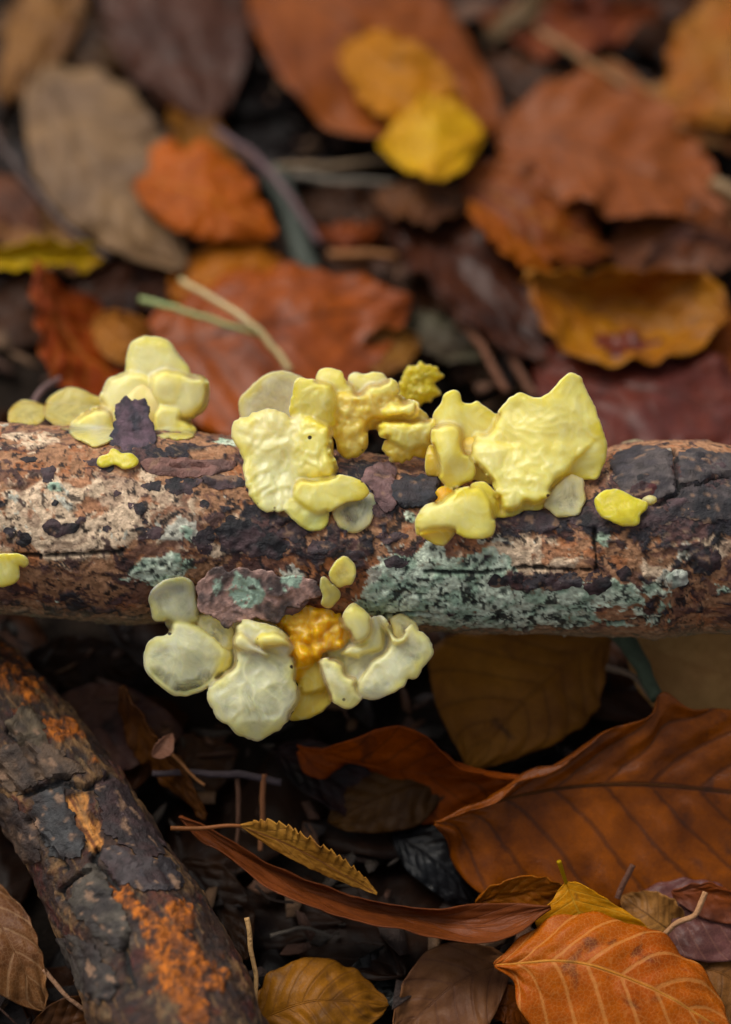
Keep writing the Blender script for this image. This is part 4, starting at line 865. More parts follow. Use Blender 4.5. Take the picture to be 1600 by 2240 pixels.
def make_leaf(label, mat, mid, wa=None, wb=None, ha=0.0, hb=0.0, a=None, b=None, pleat=0.05, nv=8, bumpy=0.26, wave=0.30, teeth=0, n=64, m=33, stem=None,
              name='beech_leaf', group=None, rib=None, rag=0.03, thick=0.035, kmode=False, sm=None):
    sd_ = (zlib.crc32(label.encode()) % 6000) / 100
    size = math.hypot(mid[-1][0] - mid[0][0], mid[-1][1] - mid[0][1]); fs_ = min(1.0, max(.08, size / 380)); bumpy *= fs_; wave *= fs_; pleat *= fs_
    if np.mean([q[1] for q in mid]) > 1350:
        bumpy *= .4; wave *= .45
        if size > 230: rib = 1
    Mi = catmull(mid, n); t = np.linspace(0, 1, n); s = np.linspace(-1, 1, m)
    if a is None:
        r_ = np.random.default_rng(int(sd_ * 1e4)); ha += r_.uniform(-.45, .55); hb += r_.uniform(-.45, .55)
        Mi[:, 2] += r_.uniform(-.25, .35) * np.sin(math.pi * t) + .25 * np.abs(t - .5) * r_.uniform(-1, 1)
    if a is None:
        dx = np.gradient(Mi[:, 0]); dy = np.gradient(Mi[:, 1]); l = np.hypot(dx, dy) + 1e-9
        px, py = dy / l, -dx / l
        rg = rag if teeth else max(rag, .10)
        pr = beech(t) * (1 + rg * fbm(np.column_stack([t * 3.2, t * 0 + sd_, t * 0]), 3)); pb = beech(t) * (1 + rg * fbm(np.column_stack([t * 3.2, t * 0 + sd_ + 7, t * 0]), 3))
        if teeth: pr = pr * (1 - 0.09 * ((t * teeth) % 1))
        A = np.column_stack([Mi[:, 0] + px * wa * pr, Mi[:, 1] + py * wa * pr, Mi[:, 2] + ha * pr])
        B = np.column_stack([Mi[:, 0] - px * wb * pb, Mi[:, 1] - py * wb * pb, Mi[:, 2] + hb * pb])
    else:
        A = catmull(a, n); B = catmull(b, n)
        for E in (A, B):
            E[:, :2] += (6 * rag / .03 * 0.5) * np.stack([fbm(np.column_stack([t * 14, t * 0 + sd_, t * 0]), 3), fbm(np.column_stack([t * 14, t * 0 + sd_ + 9, t * 0]), 3)], -1) * np.sin(math.pi * t)[:, None]
        if teeth: A[:, :2] += ((t * teeth + .8 * fbm(np.column_stack([t * 6, t * 0, t * 0 + 3]), 2)) % 1)[:, None] * (0.24 + .12 * noise(np.column_stack([t * 11, t * 0, t * 0])))[:, None] * (Mi[:, :2] - A[:, :2])
    ss = s[None, :, None]
    P = A[:, None] * (ss * (ss - 1) / 2) + Mi[:, None] * (1 - ss ** 2) + B[:, None] * (ss * (ss + 1) / 2)
    W = at_h(P[..., 0], P[..., 1], P[..., 2])
    W, nr = leaf_surface(W, None, pleat, nv, bumpy, wave, sd_)
    uv = np.stack(np.broadcast_arrays(t[:, None], s[None]), -1).reshape(-1, 2)
    org = W[0, m // 2].copy()
    me = mesh(name, W - org, grid_faces(n, m), uv=uv)
    o = put(name, me, mat, origin=org)
    md_ = o.modifiers.new('thickness', 'SOLIDIFY'); md_.thickness = thick * S; md_.offset = 0
    tag(o, label, 'leaf', group)
    if rib or stem:
        c = W[:, m // 2] + 0.012 * nr[:, m // 2]
        if rib:
            tube('midrib', c[:-3] - org, (np.linspace(0.05, 0.016, n) * min(1, size / 480))[:-3], sm or mat, o, uvv=True)
        if stem:
            q = at_h(*[np.array(x, float) for x in zip(*stem)]); q = np.vstack([q, c[1]])
            tube('leaf_stalk', catmull(q, 20) - org, np.linspace(0.07, 0.05, 20), sm or mat, o)
    return o

def tube(name, C, r, mat, parent=None, origin=None, k=8, uvv=False, rough=0.0, col=None):
    C = np.asarray(C, float); n = len(C); r = np.broadcast_to(r, n); T = np.gradient(C, axis=0); T /= np.linalg.norm(T, axis=1)[:, None] + 1e-9
    ref = np.where(np.abs(T[:, 2:3]) > .9, [[1., 0, 0]], [[0, 0, 1.]]); E1 = np.cross(T, ref); E1 /= np.linalg.norm(E1, axis=1)[:, None] + 1e-9; E2 = np.cross(T, E1)
    th = np.linspace(0, 2 * math.pi, k, endpoint=False)
    nr = np.cos(th)[None, :, None] * E1[:, None] + np.sin(th)[None, :, None] * E2[:, None]
    rr = r[:, None] * np.ones((1, k))
    if rough: rr = rr * (1 + rough * fbm((C[:, None] + nr) * 1.7, 3))
    V = C[:, None] + rr[..., None] * nr
    f = grid_faces(n, k, True); V = V.reshape(-1, 3); nv = len(V); V = np.vstack([V, C[0], C[-1]]); j = np.arange(k); b = (n - 1) * k
    q = np.vstack([np.stack([np.full(k, nv), (j + 1) % k, j, j], -1), np.stack([np.full(k, nv + 1), b + j, b + (j + 1) % k, b + (j + 1) % k], -1)])
    tri = np.vstack([f[:, [0, 1, 2]], f[:, [0, 2, 3]], q[:, :3]])
    return put(name, mesh(name, V, tri, col=None if col is None else np.tile(col, (len(V), 1)), uv=np.tile([0.5, 0.5], (len(V), 1)) if uvv else None), mat, parent, origin)

OR = lin(190, 96, 36); ORD = lin(140, 66, 28); RUST = lin(158, 84, 52); RED = lin(120, 58, 44); MAR = lin(86, 50, 46); TAN = lin(176, 136, 96); TANG = lin(150, 128, 104)
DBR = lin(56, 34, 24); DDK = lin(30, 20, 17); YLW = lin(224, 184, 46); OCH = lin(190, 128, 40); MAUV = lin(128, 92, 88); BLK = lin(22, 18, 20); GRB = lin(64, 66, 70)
VT = lin(214, 160, 96); VD = lin(50, 30, 20)
LM = leaf_mat
# background, from far to near
make_leaf('dim maroon beech leaf under the big rust leaf with a yellow leaf on it', LM(lin(98, 60, 54), lin(74, 46, 44), VD, rough=.35), [(300, -140, 1.2), (380, 60, 1.5), (470, 270, 1.0)], 190, 150, .1, -.1)
make_leaf('tan and brown leaf beyond the grey wrinkled leaf', LM(lin(168, 124, 78), lin(104, 72, 52), VD), [(150, -120, 1.0), (80, 60, 1.2), (10, 230, .8)], 90, 70)
make_leaf('large rust leaf carrying an amber leaf and a bright yellow one', LM(lin(170, 92, 52), lin(140, 74, 48), VD, rough=.36), [(560, -110, 1.2), (800, 80, 2.0), (1105, 285, 1.4)], 160, 200, -.3, .2)
make_leaf('amber birch leaf flat on the large rust leaf', LM(lin(212, 144, 40), lin(196, 124, 40), OCH), [(748, 95, 2.6), (860, 170, 2.8), (1030, 300, 2.4)], 95, 85, name='birch_leaf')
make_leaf('bright yellow kinked leaf at the lip of the large rust leaf', LM(lin(240, 196, 52), lin(232, 176, 60), OCH, spots=.1), [(1055, 290, 2.9), (950, 310, 3.0), (830, 318, 2.7)], 85, 100, .1, -.2, name='aspen_leaf')
make_leaf('russet leaf fragment tipped against the dark gap', LM(RUST, RED), [(1060, 30, .8), (1250, 50, 1.6), (1440, 20, 1.2)], 60, 70, .2)
make_leaf('olive tan strip of leaf over the russet fragment', LM(TANG, lin(110, 92, 60)), [(1060, 80, 1.3), (1150, 30, 1.6), (1260, -60, 1.5)], 30, 30)
make_leaf('orange brown leaf with pale lower rim leaning over a dark hollow', LM(lin(180, 116, 66), lin(176, 96, 36), VD), [(1680, -20, 1.2), (1570, 150, 2.0), (1450, 260, 1.3)], 140, 130, .2)
make_leaf('tan stalked leaf edge lying over the rusty pink leaf', LM(TAN, ORD), [(1250, 110, 1.1), (1400, 200, 1.3), (1620, 330, 1.1)], 30, 40)
make_leaf('broad rusty pink leaf with a dark torn hole beneath it', LM(lin(166, 94, 64), lin(160, 84, 46), VD, rough=.34), [(1090, 300, 1.4), (1300, 330, 2.1), (1590, 470, 1.3)], 165, 120, -.2, .1)
make_leaf('brown red leaf behind the boat shaped leaf', LM(lin(130, 76, 56), lin(110, 60, 46), VD), [(1330, 560, 1.0), (1470, 520, 1.4), (1620, 520, 1.2)], 90, 90)
make_leaf('narrow bright orange leaf curled along the dark chestnut leaf', LM(lin(214, 122, 30), lin(190, 96, 26), OCH, spots=0, transl=.4), [(1025, 440, 2.6), (1110, 530, 2.7), (1215, 605, 2.3)], 26, 24)  # the rolled orange rim of the red brown leaf, built as its own strip
make_leaf('red brown leaf above the narrow bright orange one', LM(lin(150, 74, 40), lin(128, 66, 58), OCH, rough=.36), [(1015, 385, 1.8), (1150, 460, 2.0), (1330, 560, 1.4)], 105, 95, -.2, .1)
make_leaf('dark chestnut leaf sloping away below the red brown one', LM(lin(92, 46, 30), lin(60, 32, 28), VD, rough=.33), [(830, 420, 1.2), (990, 570, 1.7), (1200, 800, 1.2)], 135, 85, -.4, .2)
make_leaf('grey brown wrinkled old leaf beside the small orange leaf', LM(lin(172, 142, 110), lin(138, 116, 98), lin(110, 90, 74), spots=.15, rough=.5), [(95, 150, 1.2), (200, 340, 1.9), (400, 590, 1.3)], 165, 130, -.3, -.1, bumpy=.25, pleat=.12)
make_leaf('ochre leaf scrap between the grey leaf and orange leaf', LM(lin(176, 120, 34), lin(120, 80, 34)), [(385, 215, .8), (440, 300, 1.1), (520, 390, .9)], 50, 60)
make_leaf('small bright orange leaf lying on the grey wrinkled one', LM(lin(206, 104, 36), lin(176, 86, 30), OCH, spots=.1), [(280, 375, 2.0), (430, 420, 2.4), (600, 515, 1.9)], 105, 95, .1, .1)
make_leaf('pale straw leaf edge left of a dark stalk', LM(lin(176, 136, 98), lin(150, 100, 78)), [(-40, 420, .8), (60, 500, 1.0), (220, 580, .8)], 60, 60)
make_leaf('thin lemon yellow leaf balanced on a standing orange leaf', LM(lin(226, 198, 72), lin(200, 160, 50), OCH, spots=.15), [(-50, 575, 2.2), (90, 560, 2.4), (240, 566, 2.0)], 36, 36, .2, -.3, name='birch_leaf')
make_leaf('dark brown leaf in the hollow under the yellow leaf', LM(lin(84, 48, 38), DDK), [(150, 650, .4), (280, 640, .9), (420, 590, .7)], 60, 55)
make_leaf('rear orange leaf tucked under the big pinkish orange leaf', LM(lin(190, 110, 44), lin(160, 88, 36), OCH), [(370, 650, 1.0), (500, 600, 1.4), (690, 640, 1.0)], 75, 70)
make_leaf('tan folded leaf next to the standing orange leaf', LM(lin(200, 138, 80), lin(176, 112, 66)), [(205, 700, 1.6), (270, 735, 1.8), (350, 790, 1.5)], 55, 60, .2)
make_leaf('big pinkish orange leaf with wet glints behind the pale fungi', LM(lin(182, 92, 46), lin(160, 82, 56), VD, rough=.3, nv=7), [(300, 760, 1.6), (560, 715, 2.2), (900, 660, 1.5)], 130, 260, -.3, -.2, n=80)
make_leaf('standing burnt orange leaf behind the ochre fungus', LM(lin(176, 76, 20), lin(146, 60, 18), OCH, spots=.1, transl=.35), [(78, 570, 3.2), (150, 730, 2.2), (330, 900, 1.6)], None, None,
          a=[(78, 570, 3.2), (205, 680, .8), (270, 760, 1.0), (400, 870, 1.5)], b=[(74, 575, 3.2), (84, 700, 3.4), (118, 830, 2.8), (290, 910, 1.6)])
make_leaf('grey green underside of a curled leaf in a dark gap', LM(lin(120, 118, 100), lin(80, 70, 60)), [(870, 690, .6), (960, 740, 1.0), (1060, 790, .7)], 45, 40)
make_leaf('small ochre leaf corner behind the ruffled fungus', LM(lin(150, 100, 60), lin(110, 66, 46)), [(780, 790, 1.0), (850, 760, 1.2), (920, 740, 1.0)], 45, 60)
make_leaf('wet plum red leaf behind the smooth fungus', LM(lin(128, 60, 48), lin(110, 58, 60), VD, rough=.28), [(1170, 800, 1.2), (1400, 850, 1.7), (1700, 900, 1.4)], 110, 180, 0, .2)
make_leaf('boat shaped orange tan leaf curled up at both rims', LM(lin(196, 128, 62), lin(160, 90, 30), lin(120, 84, 60), rough=.36), [(1150, 605, 2.4), (1360, 700, 1.2), (1600, 690, 2.2)], None, None,
          a=[(1150, 600, 2.6), (1290, 590, 2.8), (1450, 585, 2.9), (1540, 595, 2.8), (1600, 680, 2.3)], b=[(1155, 615, 2.3), (1200, 735, 2.2), (1330, 805, 2.3), (1460, 785, 2.4), (1600, 700, 2.2)])
make_leaf('rust leaf right of the boat shaped leaf', LM(lin(170, 88, 36), RED), [(1500, 760, 1.0), (1590, 760, 1.3), (1720, 700, 1.0)], 60, 90)
make_leaf('brown leaf at the edge beyond the rusty pink leaf', LM(lin(150, 100, 74), lin(120, 76, 56)), [(1540, 430, .9), (1600, 480, 1.0), (1720, 540, .9)], 60, 60)
make_leaf('reddish leaf sliver over a straw stalk', LM(lin(150, 76, 46), RED), [(690, 500, .6), (760, 520, .9), (850, 490, .7)], 30, 30)
make_leaf('dark umber leaf between the russet fragment and rusty pink leaf', LM(lin(104, 62, 44), lin(64, 40, 34), VD, rough=.35), [(1060, 130, .5), (1190, 190, .8), (1340, 250, .5)], 60, 60)
make_leaf('brown leaf crest just below the bright yellow kinked leaf', LM(lin(132, 84, 62), lin(96, 58, 46), VD, rough=.35), [(820, 430, 1.4), (930, 440, 1.8), (1050, 430, 1.4)], 45, 50, .2)
make_leaf('pinkish brown leaf under the straw coloured leaf edge', LM(lin(140, 88, 74), lin(104, 64, 56), VD), [(-60, 390, .5), (20, 460, .8), (70, 560, .5)], 60, 70)
make_leaf('mauve brown leaf between boat shaped leaf and rusty pink leaf', LM(lin(126, 80, 66), lin(104, 62, 60), VD, rough=.33), [(1390, 640, .9), (1500, 560, 1.3), (1640, 560, 1.0)], 60, 60)
make_leaf('shadowy olive brown leaf beyond the grey wrinkled leaf', LM(lin(96, 72, 46), lin(64, 46, 36), VD), [(90, 40, .5), (200, 90, .7), (330, 140, .5)], 60, 60)
make_leaf('dark red leaf sloping behind the wet plum red leaf', LM(lin(110, 54, 40), lin(80, 42, 38), VD, rough=.34), [(1130, 700, .7), (1230, 760, 1.0), (1330, 860, .7)], 60, 70)
make_leaf('deep brown leaf below the grey straw stalk', LM(lin(86, 52, 38), lin(58, 36, 30), VD), [(640, 440, .4), (760, 460, .7), (880, 520, .4)], 50, 50)
# under and in front of the branch
make_leaf('shaded olive brown leaf under the branch with a torn edge', LM(lin(176, 116, 64), lin(140, 86, 50), VD, spots=.5, rough=.5), [(1340, 1380, 1.0), (1180, 1500, 1.2), (1020, 1680, .6)], None, None,
          a=[(1340, 1370, 1.0), (1100, 1370, 1.2), (945, 1420, 1.0), (950, 1520, .9), (1020, 1675, .6)], b=[(1340, 1390, 1.0), (1325, 1470, 1.0), (1300, 1560, .9), (1180, 1640, .7), (1030, 1690, .6)], rag=.08)
make_leaf('smooth pale tan leaf underside below the lichened branch', LM(lin(226, 184, 130), lin(206, 160, 112), None, spots=0, rough=.55), [(1380, 1400, 1.4), (1500, 1450, 1.8), (1720, 1500, 1.5)], 120, 130, pleat=.02)
make_leaf('mauve grey leaf with dark mottling under a rolled dead leaf', LM(lin(124, 92, 80), lin(92, 70, 70), VD, spots=.7, blot=1.6), [(90, 1580, .6), (230, 1590, .9), (400, 1600, .6)], 95, 105, .1)
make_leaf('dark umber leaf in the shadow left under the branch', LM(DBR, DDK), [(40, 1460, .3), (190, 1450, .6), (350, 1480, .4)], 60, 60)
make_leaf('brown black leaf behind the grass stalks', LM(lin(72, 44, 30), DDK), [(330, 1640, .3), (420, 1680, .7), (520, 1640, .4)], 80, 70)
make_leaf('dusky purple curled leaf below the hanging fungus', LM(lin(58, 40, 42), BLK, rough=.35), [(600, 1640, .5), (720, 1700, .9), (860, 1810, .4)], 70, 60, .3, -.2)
make_leaf('dim brown beech leaf inside the arch of the orange leaf', LM(lin(96, 62, 34), lin(64, 40, 28), VD), [(990, 1690, .8), (860, 1730, .9), (720, 1800, .5)], 90, 80)
make_leaf('glossy blue black wet leaf beneath the pleated leaf', LM(BLK, lin(34, 37, 42), rough=.3), [(860, 1820, .4), (950, 1880, .7), (1060, 1990, .3)], 70, 60, .2)
make_leaf('arched orange leaf with a rolled glowing upper rim', LM(lin(206, 104, 34), lin(150, 72, 26), VD, transl=.4), [(655, 1640, 2.0), (900, 1690, 1.4), (1165, 1705, 2.1)], None, None,
          a=[(650, 1630, 2.1), (700, 1640, 2.3), (790, 1608, 3.0), (865, 1588, 3.2), (945, 1620, 3.0), (1010, 1680, 2.6), (1080, 1700, 2.3), (1165, 1700, 2.2)],
          b=[(650, 1645, 2.0), (665, 1690, 1.7), (712, 1704, 1.4), (770, 1650, .9), (850, 1800, .5), (960, 1800, .6), (1060, 1760, 1.0), (1165, 1710, 2.0)], n=90, wave=.05, pleat=.02)
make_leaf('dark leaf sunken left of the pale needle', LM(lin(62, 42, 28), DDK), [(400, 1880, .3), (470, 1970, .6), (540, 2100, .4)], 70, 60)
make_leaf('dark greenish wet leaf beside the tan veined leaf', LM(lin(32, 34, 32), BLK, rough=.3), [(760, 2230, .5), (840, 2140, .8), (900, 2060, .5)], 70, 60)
make_leaf('red brown triangular leaf wedged left of the log', LM(lin(150, 100, 74), lin(120, 76, 60), lin(190, 150, 110), nv=6), [(-60, 1900, .8), (20, 2060, 1.5), (100, 2210, .9)], 60, 110, .1, .3, stem=None)
make_leaf('dark brown leaf under the triangular leaf', LM(lin(90, 54, 36), DBR), [(60, 2280, .3), (160, 2240, .7), (280, 2200, .4)], 60, 60)
make_leaf('mauve brown veined leaf under the bright orange leaf', LM(lin(150, 108, 76), lin(124, 88, 72), lin(96, 62, 50), spots=.8, nv=6), [(1110, 2100, 1.0), (1000, 2150, 1.3), (860, 2280, .8)], 120, 90, n=70)
make_leaf('small orange brown leaf bit beneath the veined leaf', LM(lin(160, 84, 28), DBR), [(1060, 2210, .5), (1110, 2200, .7), (1170, 2240, .4)], 45, 40)
make_leaf('ochre beech leaf with fanned veins beside the log', LM(lin(176, 122, 60), lin(140, 92, 48), lin(96, 60, 36), nv=9, spots=.2), [(545, 2240, 1.0), (680, 2190, 1.7), (850, 2200, 1.0)], 90, 120, -.1, .1, pleat=.1)
make_leaf('tan crumpled leaf between the yellow leaf and purple leaf', LM(lin(190, 142, 90), lin(150, 108, 72), VD, nv=6), [(1500, 2060, 1.0), (1430, 2010, 1.4), (1360, 1960, 1.1)], 60, 60, .1, .1, pleat=.1)
make_leaf('wet purple leaf beside the bright yellow leaf', LM(lin(134, 92, 92), lin(116, 74, 78), lin(160, 110, 90), spots=.1, rough=.3), [(1385, 1965, 1.2), (1530, 2010, 1.6), (1720, 2060, 1.2)], 80, 90, .1)
make_leaf('rust red leaf tip over the purple leaf', LM(lin(150, 76, 44), lin(120, 76, 76)), [(1470, 1950, 1.8), (1580, 1960, 2.0), (1720, 2010, 1.7)], 20, 60)
make_leaf('brown tan leaf with a dark nick under the bright orange leaf tip', LM(lin(164, 116, 74), lin(140, 92, 58), VD, nv=7), [(1480, 2110, 1.0), (1580, 2130, 1.4), (1720, 2240, 1.0)], 60, 140)
make_leaf('broad pleated brown orange leaf with wavy pale rim', LM(lin(176, 94, 38), lin(112, 56, 26), lin(54, 32, 22), nv=9, spots=.35, rough=.30, vk=.9, blot=1.3, sheen=.16), [(952, 1800, 2.3), (1150, 1738, 1.9), (1350, 1715, 1.8), (1640, 1738, 1.7), (1900, 1775, 1.5)], None, None,
          a=[(950, 1798, 2.3), (1080, 1755, 2.6), (1165, 1702, 2.7), (1240, 1650, 2.8), (1310, 1605, 2.9), (1370, 1580, 2.9), (1430, 1558, 3.0), (1452, 1515, 3.1), (1510, 1545, 3.0), (1640, 1565, 2.9), (1780, 1640, 2.4), (1900, 1770, 1.6)],
          b=[(950, 1803, 2.3), (985, 1850, 1.7), (1000, 1900, 1.3), (1060, 1960, 1.0), (1200, 1985, .9), (1350, 1990, .9), (1500, 1985, .9), (1640, 1975, .9), (1800, 1900, 1.0), (1900, 1780, 1.4)], n=120, m=49, nv=9, pleat=.17, wave=.5, rib=1, sm=LM(lin(110, 66, 40), lin(90, 54, 36)))
make_leaf('orange brown leaf strip beneath the pleated leaf', LM(lin(180, 100, 30), lin(150, 80, 28), OCH), [(1040, 1975, 1.6), (1150, 1950, 1.9), (1270, 1960, 1.6)], 35, 40)
make_leaf('long narrow red brown leaf folded like a gutter', LM(lin(146, 80, 56), lin(112, 58, 36), lin(90, 48, 32), nv=11, spots=.2, rough=.38), [(395, 1787, 2.7), (640, 1935, 2.0), (900, 2012, 1.9), (1060, 2030, 2.1), (1205, 1985, 2.6)], None, None,
          a=[(393, 1783, 2.8), (470, 1815, 2.7), (560, 1878, 2.4), (700, 1932, 2.3), (850, 1975, 2.3), (1000, 1983, 2.4), (1100, 1978, 2.5), (1205, 1982, 2.6)],
          b=[(396, 1792, 2.7), (440, 1842, 2.7), (480, 1862, 2.8), (610, 1958, 2.9), (760, 2008, 3.0), (940, 2050, 3.0), (1090, 2064, 2.9), (1205, 1990, 2.6)], n=100, pleat=.03, wave=.05)
make_leaf('serrated yellow brown birch leaf over the narrow folded leaf', LM(lin(216, 166, 92), lin(176, 112, 62), lin(130, 80, 40), spots=.7, nv=6), [(528, 1806, 3.3), (640, 1852, 3.3), (740, 1905, 3.2), (825, 1955, 3.0)], None, None,
          a=[(526, 1804, 3.3), (560, 1792, 3.6), (592, 1790, 3.7), (650, 1812, 3.8), (715, 1850, 3.8), (775, 1892, 3.5), (826, 1952, 3.0)],
          b=[(528, 1808, 3.3), (570, 1838, 3.1), (640, 1880, 3.0), (720, 1918, 2.9), (825, 1957, 3.0)], teeth=17, n=140, stem=[(374, 1812, 3.0), (440, 1812, 3.1), (500, 1806, 3.3)], name='birch_leaf', wave=.05, pleat=.01, bumpy=.1, sm=LM(lin(178, 120, 84), lin(140, 90, 66)))
make_leaf('bright yellow aspen leaf with an upright stalk tucked under orange', LM(lin(255, 186, 30), lin(240, 164, 24), lin(220, 186, 70), spots=.5, nv=5, vk=.35), [(1238, 1930, 2.6), (1262, 1985, 2.3), (1300, 2060, 1.7)], None, None,
          a=[(1244, 1930, 2.6), (1256, 1930, 2.7), (1340, 1975, 2.3), (1418, 2035, 1.8), (1330, 2070, 1.6)], b=[(1236, 1932, 2.6), (1212, 1965, 2.4), (1172, 2010, 2.1), (1185, 2040, 1.9), (1290, 2070, 1.6)],
          name='aspen_leaf', stem=[(1223, 1884, 3.3), (1230, 1905, 3.0)], sm=LM(lin(206, 176, 50), lin(190, 150, 40)), pleat=.015, bumpy=.12)
make_leaf('bright orange beech leaf with straw veins lying on top', LM(lin(206, 108, 44), lin(196, 96, 36), lin(232, 164, 88), nv=7, spots=.35, rough=.4, vk=.7), [(1082, 2112, 2.5), (1250, 2104, 2.9), (1400, 2150, 2.9), (1610, 2270, 2.2)], None, None,
          a=[(1080, 2110, 2.5), (1110, 2080, 2.5), (1170, 2030, 2.4), (1270, 2004, 2.5), (1400, 2026, 2.5), (1490, 2070, 2.4), (1530, 2105, 2.3), (1575, 2180, 2.1), (1612, 2265, 2.1)],
          b=[(1082, 2114, 2.5), (1120, 2150, 2.3), (1140, 2205, 2.2), (1180, 2270, 2.1), (1260, 2350, 2.0), (1400, 2400, 1.9), (1520, 2380, 2.0), (1610, 2275, 2.2)], n=100, m=49, rib=1, sm=LM(lin(236, 172, 96), lin(220, 150, 80)), pleat=.08)
make_leaf('rolled dead brown leaf rising from the shadow beside the log', LM(lin(116, 70, 42), lin(84, 48, 32), VD, spots=.5), [(268, 1500, 3.0), (320, 1600, 2.2), (450, 1790, 1.4)], None, None,
          a=[(275, 1498, 3.0), (300, 1555, 2.9), (350, 1620, 2.6), (400, 1680, 2.2), (455, 1780, 1.4)], b=[(262, 1502, 2.9), (262, 1560, 2.2), (290, 1640, 1.6), (370, 1720, 1.2), (448, 1795, 1.3)], rag=.12)
make_leaf('pale torn flap on the edge of the rolled dead leaf', LM(lin(170, 130, 112), lin(150, 110, 96), None, spots=0), [(335, 1655, 2.7), (362, 1625, 2.9), (378, 1605, 2.9)], 14, 26)

# ------------------------------------------------------------------ twigs, stalks and grass
def twig(label, pts, r0, r1, col, name='twig', cat='twig', group=None, rough=.12, mat=None):
    q = at_h(*[np.array(x, float) for x in zip(*pts)]); C = catmull(q, max(30, 10 * len(pts))); C = C + .10 * np.stack([fbm(C * .55 + 3, 3), fbm(C * .55 + 33, 3), fbm(C * .55 + 63, 3)], -1) + .02 * np.stack([noise(C * 3), noise(C * 3 + 9), noise(C * 3 + 19)], -1); o0 = C[0].copy()
    o = tube(name, C - o0, np.linspace(r0, r1, len(C)), mat or BARK, None, o0, 10, rough=rough, col=np.asarray(col))
    tag(o, label, cat, group); return o
twig('thin purple brown twig arching above a mossy stick', [(475, 285, 2.4), (560, 345, 2.6), (630, 430, 2.5), (700, 530, 2.0)], .13, .11, lin(104, 78, 80))
twig('dark green mossy stick in the hollow behind the fungi', [(600, 380, 1.0), (640, 480, 1.2), (670, 570, 1.2), (700, 640, 1.0)], .42, .38, lin(62, 68, 58), name='stick')
twig('dark stalk crossing the grey wrinkled leaf', [(-30, 270, 2.4), (60, 390, 2.5), (140, 490, 2.6), (240, 570, 2.2)], .10, .09, lin(84, 66, 60))
twig('pale straw stalk under the bright yellow leaf', [(600, 365, 1.4), (720, 362, 1.6), (860, 350, 1.6)], .12, .10, lin(136, 112, 84))
twig('grey straw stalk under the bright yellow leaf', [(640, 385, 1.4), (760, 395, 1.5), (870, 400, 1.4)], .14, .10, lin(122, 112, 98))
twig('orange brown needle across the dark hollow', [(722, 556, 1.3), (790, 556, 1.4), (866, 562, 1.3)], .16, .12, lin(160, 104, 56), name='stalk', cat='stalk')
twig('bent brown stem behind the smooth fungus', [(960, 650, 1.8), (1040, 740, 1.6), (1110, 860, 1.4)], .14, .12, lin(110, 66, 40))
twig('second brown stem leaning behind the smooth fungus', [(1040, 700, 1.2), (1110, 770, 1.2), (1170, 870, 1.1)], .16, .13, lin(104, 64, 42))
twig('olive twig over the top right russet fragment', [(1180, 70, 1.9), (1270, 130, 2.0), (1370, 190, 1.7)], .12, .10, lin(150, 112, 70))
twig('grey twig by the rusty pink leaf', [(1560, 400, 1.6), (1600, 420, 1.6), (1680, 450, 1.5)], .22, .2, lin(150, 120, 84))
twig('curved purplish leaf stalk in front of the ochre fungus', [(55, 915, 4.2), (72, 885, 4.5), (95, 850, 4.4), (130, 828, 3.8)], .10, .09, lin(120, 92, 88), name='leaf_stalk', cat='stalk')
gm, t, p, out = new_mat('grass'); a_ = N(t, 'Attribute', attribute_name='Col'); t.links.new(a_.outputs['Color'], p.inputs['Base Color']); p.inputs['Roughness'].default_value = .45
twig('green grass blade over the big pinkish orange leaf', [(310, 652, 3.0), (400, 680, 3.3), (480, 705, 3.3), (570, 735, 3.1)], .10, .07, lin(150, 166, 96), name='grass_blade', cat='grass', mat=gm, rough=0)
twig('straw coloured grass blade bending over the big pinkish orange leaf', [(398, 615, 3.0), (470, 655, 3.4), (560, 720, 3.4), (638, 812, 2.8)], .09, .10, lin(196, 176, 120), name='grass_blade', cat='grass', mat=gm, rough=0)
twig('mossy green twig poking out under the branch', [(1340, 1370, 2.0), (1390, 1430, 2.2), (1438, 1525, 2.6)], .32, .20, lin(64, 76, 56))
twig('pale twig beneath the mossy green one', [(1330, 1460, 1.6), (1380, 1480, 1.9), (1432, 1530, 2.3)], .10, .07, lin(110, 88, 68))
twig('black twig lying below the hanging fungus', [(330, 1690, 2.0), (450, 1690, 2.0), (540, 1693, 2.1), (618, 1708, 2.1)], .09, .11, lin(66, 54, 58))
twig('thin tan root hair along the rolled dead leaf', [(365, 1640, 2.4), (410, 1685, 2.2), (452, 1716, 2.0)], .05, .04, lin(170, 112, 62), name='root_hair', cat='stalk')
twig('brown stalk standing behind the serrated leaf', [(580, 1690, 2.2), (576, 1750, 1.9), (570, 1860, 1.2)], .08, .07, lin(140, 86, 48), name='stalk', cat='stalk')
twig('darker stalk left of the brown standing one', [(522, 1700, 1.9), (520, 1770, 1.6), (516, 1850, 1.1)], .07, .06, lin(96, 62, 42), name='stalk', cat='stalk')
twig('pale tan pine needle upright beside the log', [(540, 2005, 2.6), (548, 2070, 2.2), (556, 2130, 1.8), (560, 2200, 1.4)], .07, .06, lin(196, 152, 96), name='pine_needle', cat='needle')
twig('thin dark root curling in the deep shadow', [(560, 1935, 1.4), (590, 1960, 1.5), (640, 1975, 1.3)], .05, .04, lin(76, 60, 50), name='root_hair', cat='stalk')
twig('faint grey stalk lying in the deep shadow', [(590, 2045, 1.0), (660, 2030, 1.1), (730, 2050, 1.0)], .06, .05, lin(92, 82, 72), name='stalk', cat='stalk')
twig('straw stalk under the log by the triangular leaf', [(100, 2120, 1.5), (150, 2180, 1.3), (200, 2215, 1.0)], .07, .06, lin(150, 110, 80), name='stalk', cat='stalk')
